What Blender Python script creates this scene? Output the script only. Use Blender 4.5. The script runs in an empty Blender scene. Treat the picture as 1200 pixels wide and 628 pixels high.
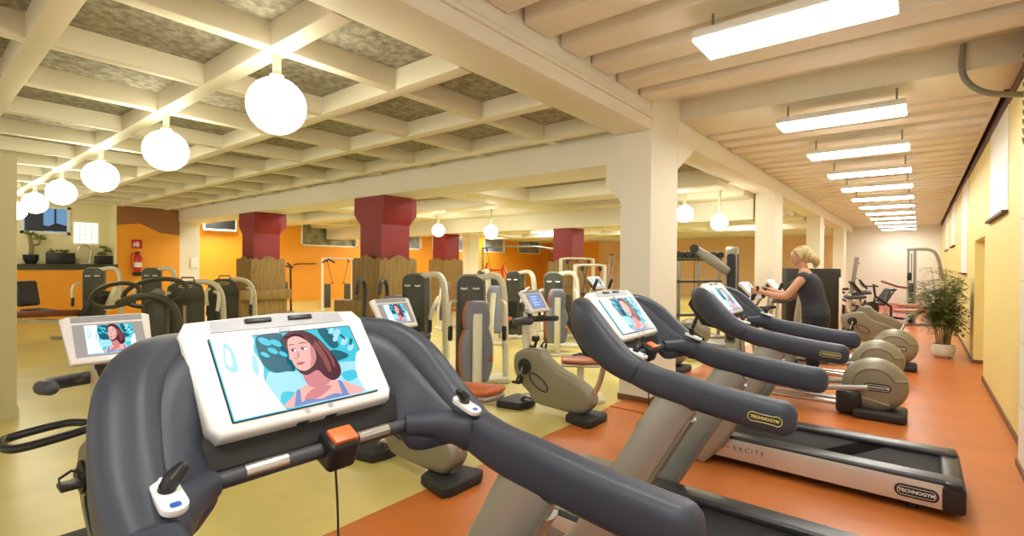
import bpy, bmesh, math, random
from mathutils import Vector, Matrix
random.seed(7)
PI = math.pi
SC = bpy.context.scene
COL = SC.collection
V = Vector

# ------------------------------------------------------------------ materials
def nodes(m):
    m.use_nodes = True
    return m.node_tree.nodes, m.node_tree.links

def mat(name, col, rough=0.5, metal=0.0, noise=0.0, nscale=20.0, bump=0.0, bscale=200.0, coat=0.0, spec=0.5, col2=None):
    m = bpy.data.materials.new(name)
    n, l = nodes(m)
    b = n['Principled BSDF']
    b.inputs['Roughness'].default_value = rough
    b.inputs['Metallic'].default_value = metal
    b.inputs['Specular IOR Level'].default_value = spec
    b.inputs['Coat Weight'].default_value = coat
    c = (*col, 1)
    b.inputs['Base Color'].default_value = c
    tc = n.new('ShaderNodeTexCoord')
    if noise or col2:
        t = n.new('ShaderNodeTexNoise'); t.inputs['Scale'].default_value = nscale; t.inputs['Detail'].default_value = 4
        l.new(tc.outputs['Object'], t.inputs['Vector'])
        r = n.new('ShaderNodeValToRGB')
        r.color_ramp.elements[0].position = .35; r.color_ramp.elements[1].position = .65
        c2 = col2 or tuple(x * (1 - noise) for x in col)
        r.color_ramp.elements[0].color = (*c2, 1); r.color_ramp.elements[1].color = c
        l.new(t.outputs['Fac'], r.inputs['Fac']); l.new(r.outputs['Color'], b.inputs['Base Color'])
    if bump:
        t2 = n.new('ShaderNodeTexNoise'); t2.inputs['Scale'].default_value = bscale; t2.inputs['Detail'].default_value = 3
        l.new(tc.outputs['Object'], t2.inputs['Vector'])
        bp = n.new('ShaderNodeBump'); bp.inputs['Strength'].default_value = bump; bp.inputs['Distance'].default_value = .01
        l.new(t2.outputs['Fac'], bp.inputs['Height']); l.new(bp.outputs['Normal'], b.inputs['Normal'])
    return m

def emit(name, col, s):
    m = bpy.data.materials.new(name)
    n, l = nodes(m)
    b = n['Principled BSDF']
    b.inputs['Base Color'].default_value = (0, 0, 0, 1) if name.startswith('screen') else (*col, 1)
    b.inputs['Emission Color'].default_value = (*col, 1)
    b.inputs['Emission Strength'].default_value = s
    b.inputs['Roughness'].default_value = .3
    if name.startswith('screen'): b.inputs['Specular IOR Level'].default_value = .08
    return m

def wood(name, c1, c2):
    m = mat(name, c1, .55)
    n, l = nodes(m)
    b = n['Principled BSDF']
    tc = n.new('ShaderNodeTexCoord'); mp = n.new('ShaderNodeMapping'); mp.inputs['Scale'].default_value = (9, 9, .9)
    t = n.new('ShaderNodeTexNoise'); t.inputs['Scale'].default_value = 3; t.inputs['Detail'].default_value = 6; t.inputs['Distortion'].default_value = .6
    r = n.new('ShaderNodeValToRGB'); r.color_ramp.elements[0].color = (*c2, 1); r.color_ramp.elements[1].color = (*c1, 1)
    r.color_ramp.elements[0].position = .3; r.color_ramp.elements[1].position = .7
    l.new(tc.outputs['Object'], mp.inputs['Vector']); l.new(mp.outputs['Vector'], t.inputs['Vector'])
    l.new(t.outputs['Fac'], r.inputs['Fac']); l.new(r.outputs['Color'], b.inputs['Base Color'])
    return m

def brickmat(name, c1, c2):
    m = mat(name, c1, .6)
    n, l = nodes(m)
    b = n['Principled BSDF']
    tc = n.new('ShaderNodeTexCoord'); mp = n.new('ShaderNodeMapping'); mp.inputs['Rotation'].default_value = (PI/2, 0, PI/2)
    t = n.new('ShaderNodeTexBrick'); t.inputs['Scale'].default_value = 1
    t.inputs['Brick Width'].default_value = .5; t.inputs['Row Height'].default_value = .19; t.inputs['Mortar Size'].default_value = .008
    t.inputs['Color1'].default_value = (*c1, 1); t.inputs['Color2'].default_value = (*[x*.96 for x in c1], 1); t.inputs['Mortar'].default_value = (*c2, 1)
    l.new(tc.outputs['Object'], mp.inputs['Vector']); l.new(mp.outputs['Vector'], t.inputs['Vector'])
    l.new(t.outputs['Color'], b.inputs['Base Color'])
    bp = n.new('ShaderNodeBump'); bp.inputs['Strength'].default_value = .4; bp.inputs['Distance'].default_value = .01; bp.invert = True
    l.new(t.outputs['Fac'], bp.inputs['Height']); l.new(bp.outputs['Normal'], b.inputs['Normal'])
    return m

M = dict(
    vinyl=mat('yellow_vinyl', (.68, .57, .19), .32, noise=.16, nscale=1.6, bump=.02, bscale=40),
    orange_floor=mat('orange_rubber', (.56, .165, .033), .36, noise=.14, nscale=2.0, bump=.02, bscale=40),
    red_floor=mat('red_rubber', (.42, .05, .035), .5, noise=.2, nscale=5),
    white=mat('cream_paint', (.81, .775, .65), .6, bump=.03, bscale=60),
    rib=mat('cream_beam_paint', (.78, .73, .56), .55, bump=.05, bscale=50),
    aisle_rib=mat('warm_cream_boards', (.84, .765, .61), .5, bump=.04, bscale=30),
    concrete=mat('rough_concrete', (.42, .39, .30), .9, col2=(.22, .20, .14), nscale=16, bump=.9, bscale=45),
    yellow=mat('yellow_wall_paint', (.80, .665, .255), .55, bump=.05, bscale=80),
    pale_yellow=mat('pale_yellow_paint', (.88, .79, .46), .6, bump=.03),
    orange=mat('orange_wall_paint', (.86, .35, .02), .55, bump=.03),
    brown_shade=mat('brown_wall_shade', (.30, .13, .05), .6),
    peach=mat('peach_wall_paint', (.82, .57, .31), .6),
    endwhite=mat('white_wall_paint', (.86, .84, .77), .6, bump=.03),
    brick=brickmat('white_painted_brick', (.80, .78, .70), (.62, .60, .52)),
    red=mat('red_column_paint', (.25, .009, .009), .5, bump=.03),
    base=mat('brown_skirting', (.16, .07, .025), .5),
    darkbrown=mat('dark_brown_trim', (.09, .03, .018), .6),
    oak=wood('oak_boards', (.33, .205, .05), (.19, .11, .024)),
    panelwhite=mat('white_panel', (.83, .82, .76), .5),
    glass=mat('dark_window_glass', (.36, .35, .23), .2, noise=.6, nscale=3),
    glassblue=mat('dusk_window_glass', (.40, .44, .55), .2, noise=.5, nscale=2),
    plastic=mat('slate_grey_plastic', (.036, .043, .062), .44, spec=.4, bump=.05, bscale=600),
    plastic2=mat('dark_slate_plastic', (.045, .048, .06), .5, bump=.04, bscale=500),
    black=mat('black_plastic', (.012, .012, .013), .4),
    rubber=mat('black_rubber', (.018, .018, .019), .6, bump=.1, bscale=300),
    belt=mat('belt_rubber', (.024, .024, .026), .7, spec=.2, bump=.05, bscale=500),
    gloss=mat('glossy_dark_rail', (.030, .030, .033), .30),
    silver=mat('silver_panel', (.66, .62, .57), .33, .55),
    upright=mat('grey_metallic_upright', (.37, .37, .33), .32, .5),
    chrome=mat('brushed_steel', (.62, .60, .56), .25, .9),
    bodywhite=mat('white_gloss_plastic', (.80, .80, .79), .3, coat=.3),
    greyband=mat('pale_grey_plastic', (.36, .37, .40), .4),
    olive=mat('champagne_plastic', (.265, .245, .18), .38, .3),
    cream=mat('cream_powder_coat', (.70, .66, .50), .4),
    darkolive=mat('dark_olive_shroud', (.055, .055, .035), .4),
    orangeface=mat('orange_key', (.70, .16, .04), .4),
    leather=mat('brown_leather', (.20, .055, .022), .4),
    pad=mat('grey_upholstery', (.19, .20, .24), .45),
    padorange=mat('rust_upholstery', (.45, .11, .035), .45),
    blackpad=mat('black_upholstery', (.02, .02, .02), .4),
    redmetal=mat('red_powder_coat', (.55, .03, .02), .35),
    steelgrey=mat('grey_powder_coat', (.27, .26, .22), .4, .4),
    logoyellow=mat('yellow_lettering', (.70, .58, .12), .4),
    white_letter=mat('white_lettering', (.8, .8, .8), .4),
    black_letter=mat('black_lettering', (.02, .02, .02), .4),
    blue_letter=mat('blue_symbol', (.02, .10, .45), .4),
    pot=mat('white_ceramic', (.80, .78, .72), .3),
    leaf=mat('palm_leaf', (.30, .34, .09), .5, col2=(.12, .16, .035), nscale=6),
    stem=mat('bamboo_stem', (.20, .17, .05), .5),
    soil=mat('soil', (.03, .02, .012), .9),
    skin=mat('skin', (.62, .33, .20), .5),
    hair=mat('blonde_hair', (.58, .45, .23), .5, col2=(.36, .25, .10), nscale=30),
    shirt=mat('charcoal_jersey', (.028, .032, .045), .8),
    trousers=mat('black_jersey', (.014, .015, .02), .8),
    shoe=mat('white_shoe', (.6, .6, .6), .5),
    eye=mat('eye_dark', (.03, .02, .015), .3),
    lip=mat('lip', (.5, .16, .13), .4),
    shaded_cream=mat('shaded_cream_paint', (.52, .47, .27), .6, bump=.03),
    beltmark=mat('belt_mark', (.004, .004, .004), .9, spec=.05),
    conduit=mat('grey_conduit', (.26, .26, .22), .5),
    extred=mat('extinguisher_red', (.55, .02, .02), .3),
    globe=emit('opal_globe_glow', (1, .95, .74), 17),
    tube=emit('fluorescent_diffuser_glow', (1, .985, .92), 22),
    dome=emit('dome_glow', (1, .92, .72), 26),
    s_white=emit('screen_white', (.93, .96, 1), 1.0),
    s_cyan=emit('screen_cyan', (.06, .56, .72), 1.0),
    s_pale=emit('screen_pale_cyan', (.40, .80, .92), .95),
    s_teal=emit('screen_teal', (.012, .12, .17), 1.0),
    s_hair=emit('screen_hair', (.085, .022, .032), 1.0),
    s_hair2=emit('screen_hair_light', (.30, .085, .075), .9),
    s_skin=emit('screen_skin', (.93, .48, .43), .95),
    s_skin2=emit('screen_skin_shade', (.72, .26, .27), .9),
    s_lip=emit('screen_lip', (.62, .10, .16), .9),
    s_blue=emit('screen_blue', (.20, .30, .62), .9),
    s_lcd=emit('screen_lcd', (.24, .36, .72), .9),
    s_pink=emit('screen_pink', (.80, .16, .28), .9),
    dusk=emit('evening_view', (.10, .22, .42), .8),
    duskdark=mat('evening_dark', (.02, .03, .06), .5),
    haze=emit('frosted_daylight', (.80, .84, .80), .9),
)

# ------------------------------------------------------------------ mesh builder
def rotm(rx=0, ry=0, rz=0):
    return Matrix.Rotation(rz, 4, 'Z') @ Matrix.Rotation(ry, 4, 'Y') @ Matrix.Rotation(rx, 4, 'X')

def smooth_path(pts, k=4, closed=False):
    """Catmull-Rom through tuples of any length."""
    n = len(pts); out = []
    for i in range(n if closed else n - 1):
        if closed: p = [pts[(i + d) % n] for d in (-1, 0, 1, 2)]
        else: p = [pts[max(0, min(n - 1, i + d))] for d in (-1, 0, 1, 2)]
        for s in range(k):
            t = s / k
            out.append(tuple(.5 * (2*b + (c - a)*t + (2*a - 5*b + 4*c - d)*t*t + (3*b - a - 3*c + d)*t**3) for a, b, c, d in zip(*p)))
    if not closed: out.append(tuple(pts[-1]))
    return out

class B:
    def __init__(s, off=(0, 0, 0)):
        s.bm = bmesh.new(); s.off = V(off); s.mi = 0
    def _tag(s, faces):
        for f in faces: f.material_index = s.mi
    def box(s, c, d, R=None, bev=0, seg=2):
        old = set(s.bm.faces)
        Mx = Matrix.Translation(V(c)) @ (R or Matrix()) @ Matrix.Diagonal((*d, 1))
        r = bmesh.ops.create_cube(s.bm, size=1, matrix=Mx)
        if bev:
            ed = list({e for v in r['verts'] for e in v.link_edges})
            bmesh.ops.bevel(s.bm, geom=ed, offset=min(bev, min(d) * .49), segments=seg, affect='EDGES', profile=.5, clamp_overlap=True)
        s._tag(f for f in s.bm.faces if f not in old)
        return s
    def box2(s, a, b, bev=0, seg=2):
        a, b = V(a), V(b)
        return s.box((a + b) / 2, [abs(x) for x in (b - a)], bev=bev, seg=seg)
    def tube(s, pts, r, n=10, closed=False, up=None, e=2.0, cap='flat'):
        P = [V(p[:3]) for p in pts]; N = len(P)
        if isinstance(r, (int, float)): r = [(r, r)] * N
        else: r = [(x, x) if isinstance(x, (int, float)) else tuple(x) for x in r]
        T = []
        for i in range(N):
            if closed: t = P[(i + 1) % N] - P[i - 1]
            else: t = P[min(N - 1, i + 1)] - P[max(0, i - 1)]
            T.append(t.normalized() if t.length > 1e-9 else V((0, 0, 1)))
        fr = []
        if up is not None:
            u0 = V(up)
            for t in T:
                sd = t.cross(u0); sd = sd.normalized() if sd.length > 1e-6 else V((1, 0, 0))
                fr.append((sd, sd.cross(t).normalized()))
        else:
            a = V((0, 0, 1)) if abs(T[0].z) < .9 else V((1, 0, 0))
            sd = T[0].cross(a).normalized()
            for i, t in enumerate(T):
                sd = (sd - t * sd.dot(t)); sd = sd.normalized() if sd.length > 1e-6 else t.orthogonal().normalized()
                fr.append((sd, sd.cross(t).normalized()))
        st = [(P[i], fr[i], r[i]) for i in range(N)]
        if cap == 'round' and not closed:
            for end in (0, 1):
                p, f, rr = st[0] if not end else st[-1]
                t = -T[0] if not end else T[-1]; m = min(rr)
                ex = [(p + t * m * math.sin(a), f, (max(rr[0] - m * (1 - math.cos(a)), 1e-4), max(rr[1] - m * (1 - math.cos(a)), 1e-4))) for a in (PI/8, PI/4, 3*PI/8, PI/2*.97)]
                if end: st = st + ex
                else: st = ex[::-1] + st
        rings = []
        def sg(x): return (1 if x >= 0 else -1) * abs(x) ** (2 / e)
        for p, (a, b), (ra, rb) in st:
            rings.append([s.bm.verts.new(p + a * (sg(math.cos(2*PI*k/n)) * ra) + b * (sg(math.sin(2*PI*k/n)) * rb)) for k in range(n)])
        fs = []
        for i in range(len(rings) if closed else len(rings) - 1):
            q, w = rings[i], rings[(i + 1) % len(rings)]
            for k in range(n): fs.append(s.bm.faces.new((q[k], q[(k + 1) % n], w[(k + 1) % n], w[k])))
        if not closed:
            fs.append(s.bm.faces.new(rings[0][::-1])); fs.append(s.bm.faces.new(rings[-1]))
        s._tag(fs); return s
    def lathe(s, prof, c=(0, 0, 0), n=24, R=None):
        R = R or Matrix(); c = V(c); rings = []
        for r_, z in prof:
            if r_ < 1e-6: rings.append([s.bm.verts.new(c + (R @ V((0, 0, z))))])
            else: rings.append([s.bm.verts.new(c + (R @ V((r_ * math.cos(2*PI*k/n), r_ * math.sin(2*PI*k/n), z)))) for k in range(n)])
        fs = []
        for a, b in zip(rings, rings[1:]):
            for k in range(n):
                k2 = (k + 1) % n
                if len(a) == 1 and len(b) == 1: continue
                if len(a) == 1: f = (a[0], b[k2], b[k])
                elif len(b) == 1: f = (a[k], a[k2], b[0])
                else: f = (a[k], a[k2], b[k2], b[k])
                fs.append(s.bm.faces.new(f))
        if len(rings[0]) > 1: fs.append(s.bm.faces.new(rings[0][::-1]))
        if len(rings[-1]) > 1: fs.append(s.bm.faces.new(rings[-1]))
        s._tag(fs); return s
    def cyl(s, a, b, r, n=16, r2=None):
        a, b = V(a), V(b)
        return s.tube([a, b], [r, r if r2 is None else r2], n)
    def ell(s, c, r, R=None, n=16, m=10):
        if isinstance(r, (int, float)): r = (r, r, r)
        D = (R or Matrix()) @ Matrix.Diagonal((*r, 1))
        return s.lathe([(math.sin(PI*i/m) if 0 < i < m else 0, -math.cos(PI*i/m)) for i in range(m + 1)], c, n, D)
    def prism(s, poly, o, ux, uy, w, bev=0, seg=2):
        """polygon (a,b) in the plane o + a*ux + b*uy, extruded by vector w"""
        o, ux, uy, w = V(o), V(ux), V(uy), V(w)
        old = set(s.bm.faces)
        lo = [s.bm.verts.new(o + ux*a + uy*b) for a, b in poly]
        hi = [s.bm.verts.new(o + ux*a + uy*b + w) for a, b in poly]
        n = len(poly); fs = [s.bm.faces.new(lo[::-1]), s.bm.faces.new(hi)]
        for k in range(n): fs.append(s.bm.faces.new((lo[k], lo[(k+1) % n], hi[(k+1) % n], hi[k])))
        bmesh.ops.recalc_face_normals(s.bm, faces=fs)
        if bev:
            ed = [e for f in fs[:2] for e in f.edges]
            bmesh.ops.bevel(s.bm, geom=list(set(ed)), offset=bev, segments=seg, affect='EDGES', profile=.5, clamp_overlap=True)
        s._tag(f for f in s.bm.faces if f not in old)
        return s
    def face(s, pts):
        f = s.bm.faces.new([s.bm.verts.new(V(p)) for p in pts]); s._tag([f]); return s
    def grid(s, rows, closed=False):
        R_ = [[s.bm.verts.new(V(p)) for p in r] for r in rows]; fs = []
        n = len(R_[0])
        for a, b in zip(R_, R_[1:]):
            for k in range(n if closed else n - 1):
                k2 = (k + 1) % n
                fs.append(s.bm.faces.new((a[k], a[k2], b[k2], b[k])))
        s._tag(fs); return s
    def mesh(s, me, Mx):
        vs = [s.bm.verts.new(Mx @ v.co) for v in me.vertices]; fs = []
        for p in me.polygons:
            try: fs.append(s.bm.faces.new([vs[i] for i in p.vertices]))
            except ValueError: pass
        s._tag(fs); return s
    def build(s, name, m, parent=None, ang=35, mods=None):
        if s.off.length: bmesh.ops.translate(s.bm, verts=s.bm.verts, vec=s.off)
        bmesh.ops.recalc_face_normals(s.bm, faces=s.bm.faces)
        me = bpy.data.meshes.new(name); s.bm.to_mesh(me); s.bm.free()
        for x in (m if isinstance(m, (list, tuple)) else [m]):
            me.materials.append(M[x] if isinstance(x, str) else x)
        if ang:
            me.polygons.foreach_set('use_smooth', [True] * len(me.polygons))
            me.set_sharp_from_angle(angle=math.radians(ang))
        o = bpy.data.objects.new(name, me); COL.objects.link(o)
        if parent is not None: o.parent = parent
        return o

def tag(o, label=None, cat=None, group=None, kind=None):
    if label: o['label'] = label
    if cat: o['category'] = cat
    if group: o['group'] = group
    if kind: o['kind'] = kind
    return o
def thing(name, label, cat, loc=(0, 0, 0), rz=0, group=None):
    o = bpy.data.objects.new(name, None); COL.objects.link(o)
    o.location = loc; o.rotation_euler = (0, 0, rz); o.empty_display_size = .1
    return tag(o, label, cat, group)
def copy_tree(o, parent=None):
    c = o.copy(); COL.objects.link(c)
    if parent is not None: c.parent = parent
    for ch in list(o.children): copy_tree(ch, c)
    return c
def dup(o, loc, rz=None, label=None, group=None):
    c = copy_tree(o); c.location = loc
    if rz is not None: c.rotation_euler = (0, 0, rz)
    if label: c['label'] = label
    if group: c['group'] = group
    return c
def struct(b, name, m, ang=30):
    return tag(b.build(name, m, None, ang), kind='structure')

_tc = {}
def textmesh(t, size, bold=0.0):
    k = (t, size, bold)
    if k not in _tc:
        cu = bpy.data.curves.new('t', 'FONT'); cu.body = t; cu.size = size; cu.align_x = 'CENTER'; cu.align_y = 'CENTER'; cu.offset = bold; cu.resolution_u = 3
        o = bpy.data.objects.new('t', cu); COL.objects.link(o)
        dg = bpy.context.evaluated_depsgraph_get()
        _tc[k] = bpy.data.meshes.new_from_object(o.evaluated_get(dg))
        bpy.data.objects.remove(o)
    return _tc[k]
def frame(o, ux, uy):
    """matrix whose local x,y axes are ux,uy at o"""
    ux, uy = V(ux).normalized(), V(uy).normalized(); uz = ux.cross(uy)
    m = Matrix((ux, uy, uz)).transposed().to_4x4(); m.translation = V(o); return m
def rrect(w, h, r, n=5):
    out = []
    for cx, cy, a0 in ((w/2 - r, h/2 - r, 0), (-w/2 + r, h/2 - r, PI/2), (-w/2 + r, -h/2 + r, PI), (w/2 - r, -h/2 + r, 1.5*PI)):
        out += [(cx + r*math.cos(a0 + PI/2*i/n), cy + r*math.sin(a0 + PI/2*i/n)) for i in range(n + 1)]
    return out
def badge(parent, o, ux, uy, w, h, plate, letter, rim=None):
    """oval maker's plate with raised lettering"""
    ux, uy = V(ux).normalized(), V(uy).normalized(); nz = ux.cross(uy)
    b = B()
    if plate:
        b.prism(rrect(w, h, h*.48), V(o) - nz*.002, ux, uy, nz*.006)
        if rim:
            b.mi = 1; b.prism(rrect(w*.88, h*.66, h*.30), V(o) + nz*.004, ux, uy, nz*.0006)
            b.mi = 0; b.prism(rrect(w*.85, h*.56, h*.26), V(o) + nz*.0046, ux, uy, nz*.0006)
        p = b.build('logo_plate', [plate, letter], parent)
    else: p = parent
    t = B(); t.mesh(textmesh('TECHNOGYM', w*.135, w*.004), frame(V(o) + nz*(.0056 if plate else .001), ux, uy))
    if not plate:   # letters sit in a thin wavy outline
        pts = [(V(o) + nz*.001 + ux*(w*.5*math.copysign(abs(math.cos(a))**.35, math.cos(a))) + uy*(h*.40*math.copysign(abs(math.sin(a))**.5, math.sin(a))*(1 + .12*math.cos(a*6)))) for a in [2*PI*i/40 for i in range(40)]]
        t.tube(pts, .0012, 4, closed=True)
    t.build('logo_lettering', letter, p, ang=0)

def portrait(b, o, ux, uy, w, h, base=0):
    """television picture: bright mist at left, blue-green park, long-haired presenter. material slots from base: white cyan pale teal hair hair2 skin skin2 lip blue"""
    ux, uy = V(ux).normalized(), V(uy).normalized(); nz = ux.cross(uy); o = V(o); lay = [0]
    def poly(mi, pts):
        lay[0] += 1; b.mi = base + mi
        b.face([o + ux*((p[0] - .5)*w) + uy*((p[1] - .5)*h) + nz*(.00035*lay[0]) for p in pts])
    def spoly(mi, pts, k=4): poly(mi, [(min(.998, max(.002, a)), min(.998, max(.002, c))) for a, c in smooth_path(pts, k, closed=True)])
    def blob(mi, cx, cy, rx, ry, rot=0, n=20):
        poly(mi, [(cx + rx*math.cos(a)*math.cos(rot) - ry*math.sin(a)*math.sin(rot), cy + rx*math.cos(a)*math.sin(rot) + ry*math.sin(a)*math.cos(rot)) for a in [2*PI*i/n for i in range(n)]])
    poly(1, [(0, 0), (1, 0), (1, 1), (0, 1)])
    spoly(2, [(.25, .01), (.6, .01), (.98, .01), (.98, .40), (.78, .48), (.50, .45), (.28, .49)])
    spoly(1, [(.30, .02), (.46, .02), (.44, .16), (.33, .22)]); spoly(1, [(.80, .20), (.90, .24), (.88, .34), (.78, .32)])
    spoly(3, [(.29, .985), (.46, .985), (.47, .50), (.40, .47), (.31, .49), (.265, .66)])
    for x, y, r in ((.33, .90, .045), (.40, .86, .04), (.36, .76, .035), (.42, .70, .03), (.30, .72, .03)): blob(1, x, y, r*.7, r*1.5, .4)
    spoly(3, [(.66, .60), (.78, .66), (.87, .60), (.88, .53), (.76, .49), (.68, .50)])
    spoly(3, [(.73, .985), (.80, .985), (.85, .74), (.79, .68), (.75, .80)])
    for x, y, r in ((.87, .90, .04), (.84, .82, .03), (.90, .76, .04), (.83, .94, .03), (.93, .66, .035)): blob(2, x, y, r*.7, r*1.6, -.4)
    blob(3, .90, .83, .012, .05, .3); blob(3, .95, .74, .012, .06, -.3)
    poly(0, [(0, 1), (0, 0)] + smooth_path([(.31, 0), (.27, .20), (.24, .40), (.26, .58), (.235, .78), (.26, .92), (.25, 1)], 4))
    spoly(2, [(.04, .62), (.07, .92), (.11, .80), (.10, .55)]); spoly(0, [(.05, .66), (.07, .86), (.09, .78), (.08, .62)])
    spoly(2, [(.19, .55), (.22, .74), (.235, .62), (.21, .46)])
    poly(0, [(1, 0)] + smooth_path([(1, .60), (.95, .55), (.91, .42), (.88, .22), (.90, 0)], 4))
    # shoulders and dress straps
    spoly(6, [(.33, .004), (.37, .13), (.45, .22), (.56, .25), (.70, .235), (.80, .15), (.86, .004)])
    spoly(7, [(.44, .06), (.50, .16), (.58, .19), (.66, .17), (.60, .10), (.52, .05)])
    poly(9, [(.36, .003), (.41, .003), (.437, .20), (.412, .20)]); poly(9, [(.71, .003), (.76, .003), (.742, .21), (.715, .22)])
    spoly(9, [(.41, .003), (.71, .003), (.66, .06), (.55, .03), (.46, .06)])
    spoly(7, [(.50, .44), (.64, .48), (.665, .24), (.58, .185), (.50, .22)])
    # hair mass
    spoly(4, [(.452, .66), (.43, .80), (.455, .925), (.53, .985), (.62, .965), (.685, .87), (.73, .72), (.765, .54), (.775, .38), (.745, .27), (.68, .23), (.635, .30), (.60, .40), (.52, .36), (.475, .40), (.455, .52)])
    spoly(5, [(.57, .965), (.63, .91), (.68, .76), (.705, .56), (.70, .38), (.672, .36), (.662, .56), (.625, .78)])
    spoly(5, [(.70, .80), (.735, .64), (.745, .46), (.725, .40), (.722, .58), (.69, .76)])
    # face turned to the left
    spoly(6, [(.478, .87), (.456, .78), (.447, .68), (.437, .605), (.450, .572), (.452, .52), (.470, .45), (.512, .415), (.575, .46), (.622, .56), (.632, .70), (.598, .83), (.54, .90)])
    spoly(7, [(.552, .445), (.612, .53), (.630, .66), (.618, .76), (.598, .66), (.582, .55)])
    # eyes, brows, nose, mouth
    for cx, wx in ((.484, .024), (.556, .030)):
        spoly(0, [(cx - wx, .702), (cx, .722), (cx + wx, .706), (cx, .690)], 3)
        blob(4, cx - wx*.25, .706, .010, .017); spoly(4, [(cx - wx*1.1, .708), (cx, .734), (cx + wx*1.15, .716), (cx, .722)], 3)
    spoly(4, [(.456, .768), (.48, .790), (.508, .776), (.48, .778)], 3); spoly(4, [(.528, .780), (.56, .798), (.60, .776), (.56, .784)], 3)
    spoly(7, [(.502, .70), (.510, .62), (.492, .588), (.462, .588), (.47, .602), (.49, .604)], 3)
    spoly(8, [(.466, .522), (.482, .532), (.492, .527), (.505, .532), (.528, .518), (.50, .494), (.478, .498)], 3)
    spoly(4, [(.462, .90), (.54, .925), (.60, .86), (.632, .74), (.655, .84), (.60, .96), (.50, .965)])
PIC = ['s_white', 's_cyan', 's_pale', 's_teal', 's_hair', 's_hair2', 's_skin', 's_skin2', 's_lip', 's_blue']
# ------------------------------------------------------------------ camera (17.6 mm, eye 1.6 m)
F_PX = 587.56; yaw, pit, rol = (math.radians(a) for a in (39.095, -.419, .4657))
fw = V((-math.sin(yaw)*math.cos(pit), math.cos(yaw)*math.cos(pit), math.sin(pit)))
rt = V((math.cos(yaw), math.sin(yaw), 0)); upv = rt.cross(fw)
rt, upv = rt*math.cos(rol) + upv*math.sin(rol), -rt*math.sin(rol) + upv*math.cos(rol)
cd = bpy.data.cameras.new('camera'); cam = bpy.data.objects.new('camera', cd); COL.objects.link(cam)
cd.sensor_width = 36; cd.lens = F_PX/1200*36; cd.clip_start = .05; cd.clip_end = 200
mx = Matrix((rt, upv, -fw)).transposed().to_4x4(); mx.translation = (0, 0, 1.6); cam.matrix_world = mx
SC.camera = cam
SC.view_settings.view_transform = 'Standard'; SC.view_settings.look = 'None'; SC.view_settings.gamma = 1
SC.view_settings.use_curve_mapping = False; SC.view_settings.exposure = 0.18
w = bpy.data.worlds.new('world'); SC.world = w; w.use_nodes = True
w.node_tree.nodes['Background'].inputs[0].default_value = (1, .95, .87, 1)
w.node_tree.nodes['Background'].inputs[1].default_value = 1.0

# ------------------------------------------------------------------ floor and walls
EX = -2.7; YE = 28.0; RW = .72; XB = -20.0
struct(B().box2((XB - .2, -4, -.1), (EX, 36, 0)), 'floor', 'vinyl')
struct(B().box2((EX, -4, -.1), (RW + 1.2, 36, 0)), 'floor_aisle', 'orange_floor')
struct(B().box2((-2.35, 17.6, 0), (-.15, 27.9, .012)), 'floor_mat', 'red_floor')
# right wall: yellow plaster with a door recess, white brick pier near the camera
b = B()
b.box2((RW, 5.77, 0), (RW + .5, 9.79, 3.9)).box2((RW, 9.79, 2.06), (RW + .5, 11.45, 3.9)).box2((RW, 11.45, 0), (RW + .5, YE, 3.9))
struct(b, 'wall_right', 'yellow')
struct(B().box2((RW + .38, 9.79, 0), (RW + .42, 11.45, 2.06)), 'door_1', 'yellow')
struct(B().box2((.64, -4, 0), (RW + .5, 5.77, 3.9)), 'wall_brick', 'brick')
b = B().box2((RW - .015, 5.77, 0), (RW, 9.79, .06)).box2((RW - .015, 11.45, 0), (RW, YE, .06)).box2((RW, 11.435, 0), (RW + .38, 11.45, .06))
b.box2((.625, 2, 0), (.64, 5.785, .05))
struct(b, 'baseboard_right', 'base')
struct(B().box2((RW - .012, 5.8, 3.34), (RW, YE, 3.74)), 'trim_1', 'darkbrown')
# brick pier: chipped edge courses show as small dark notches
b = B()
for k in range(10): b.box((.639, 5.72, 3.30 - .075*k), (.01, .11, .028), rotm(.5))
struct(b, 'trim_2', 'darkbrown')
# white blinds in tall recesses of the yellow wall, each with a dark sill
k = 0
for y0, y1, z0, z1 in ((7.42, 9.15, 2.22, 3.34), (13.2, 14.9, 1.5, 3.34), (17.5, 19.3, 2.2, 3.34), (21.5, 23.2, 2.2, 3.34)):
    k += 1
    o = struct(B().box2((RW - .006, y0, z0), (RW + .01, y1, z1)), 'window_%d' % k, 'panelwhite')
    s = B().box2((RW - .05, y0 - .03, z0 - .03), (RW, y1 + .03, z0)).build('window_sill', 'darkbrown', o)
b = B().box2((-3.0, YE, 0), (RW + .5, YE + .2, 3.9)); struct(b, 'wall_end', 'endwhite')
b = B().box2((-15.7, YE, 0), (-3.0, YE + .2, 3.9)); struct(b, 'wall_end_peach', 'peach')
b = B().box2((XB - .2, YE, 0), (-15.7, YE + .2, 3.9)); struct(b, 'wall_end_orange', 'orange')
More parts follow.
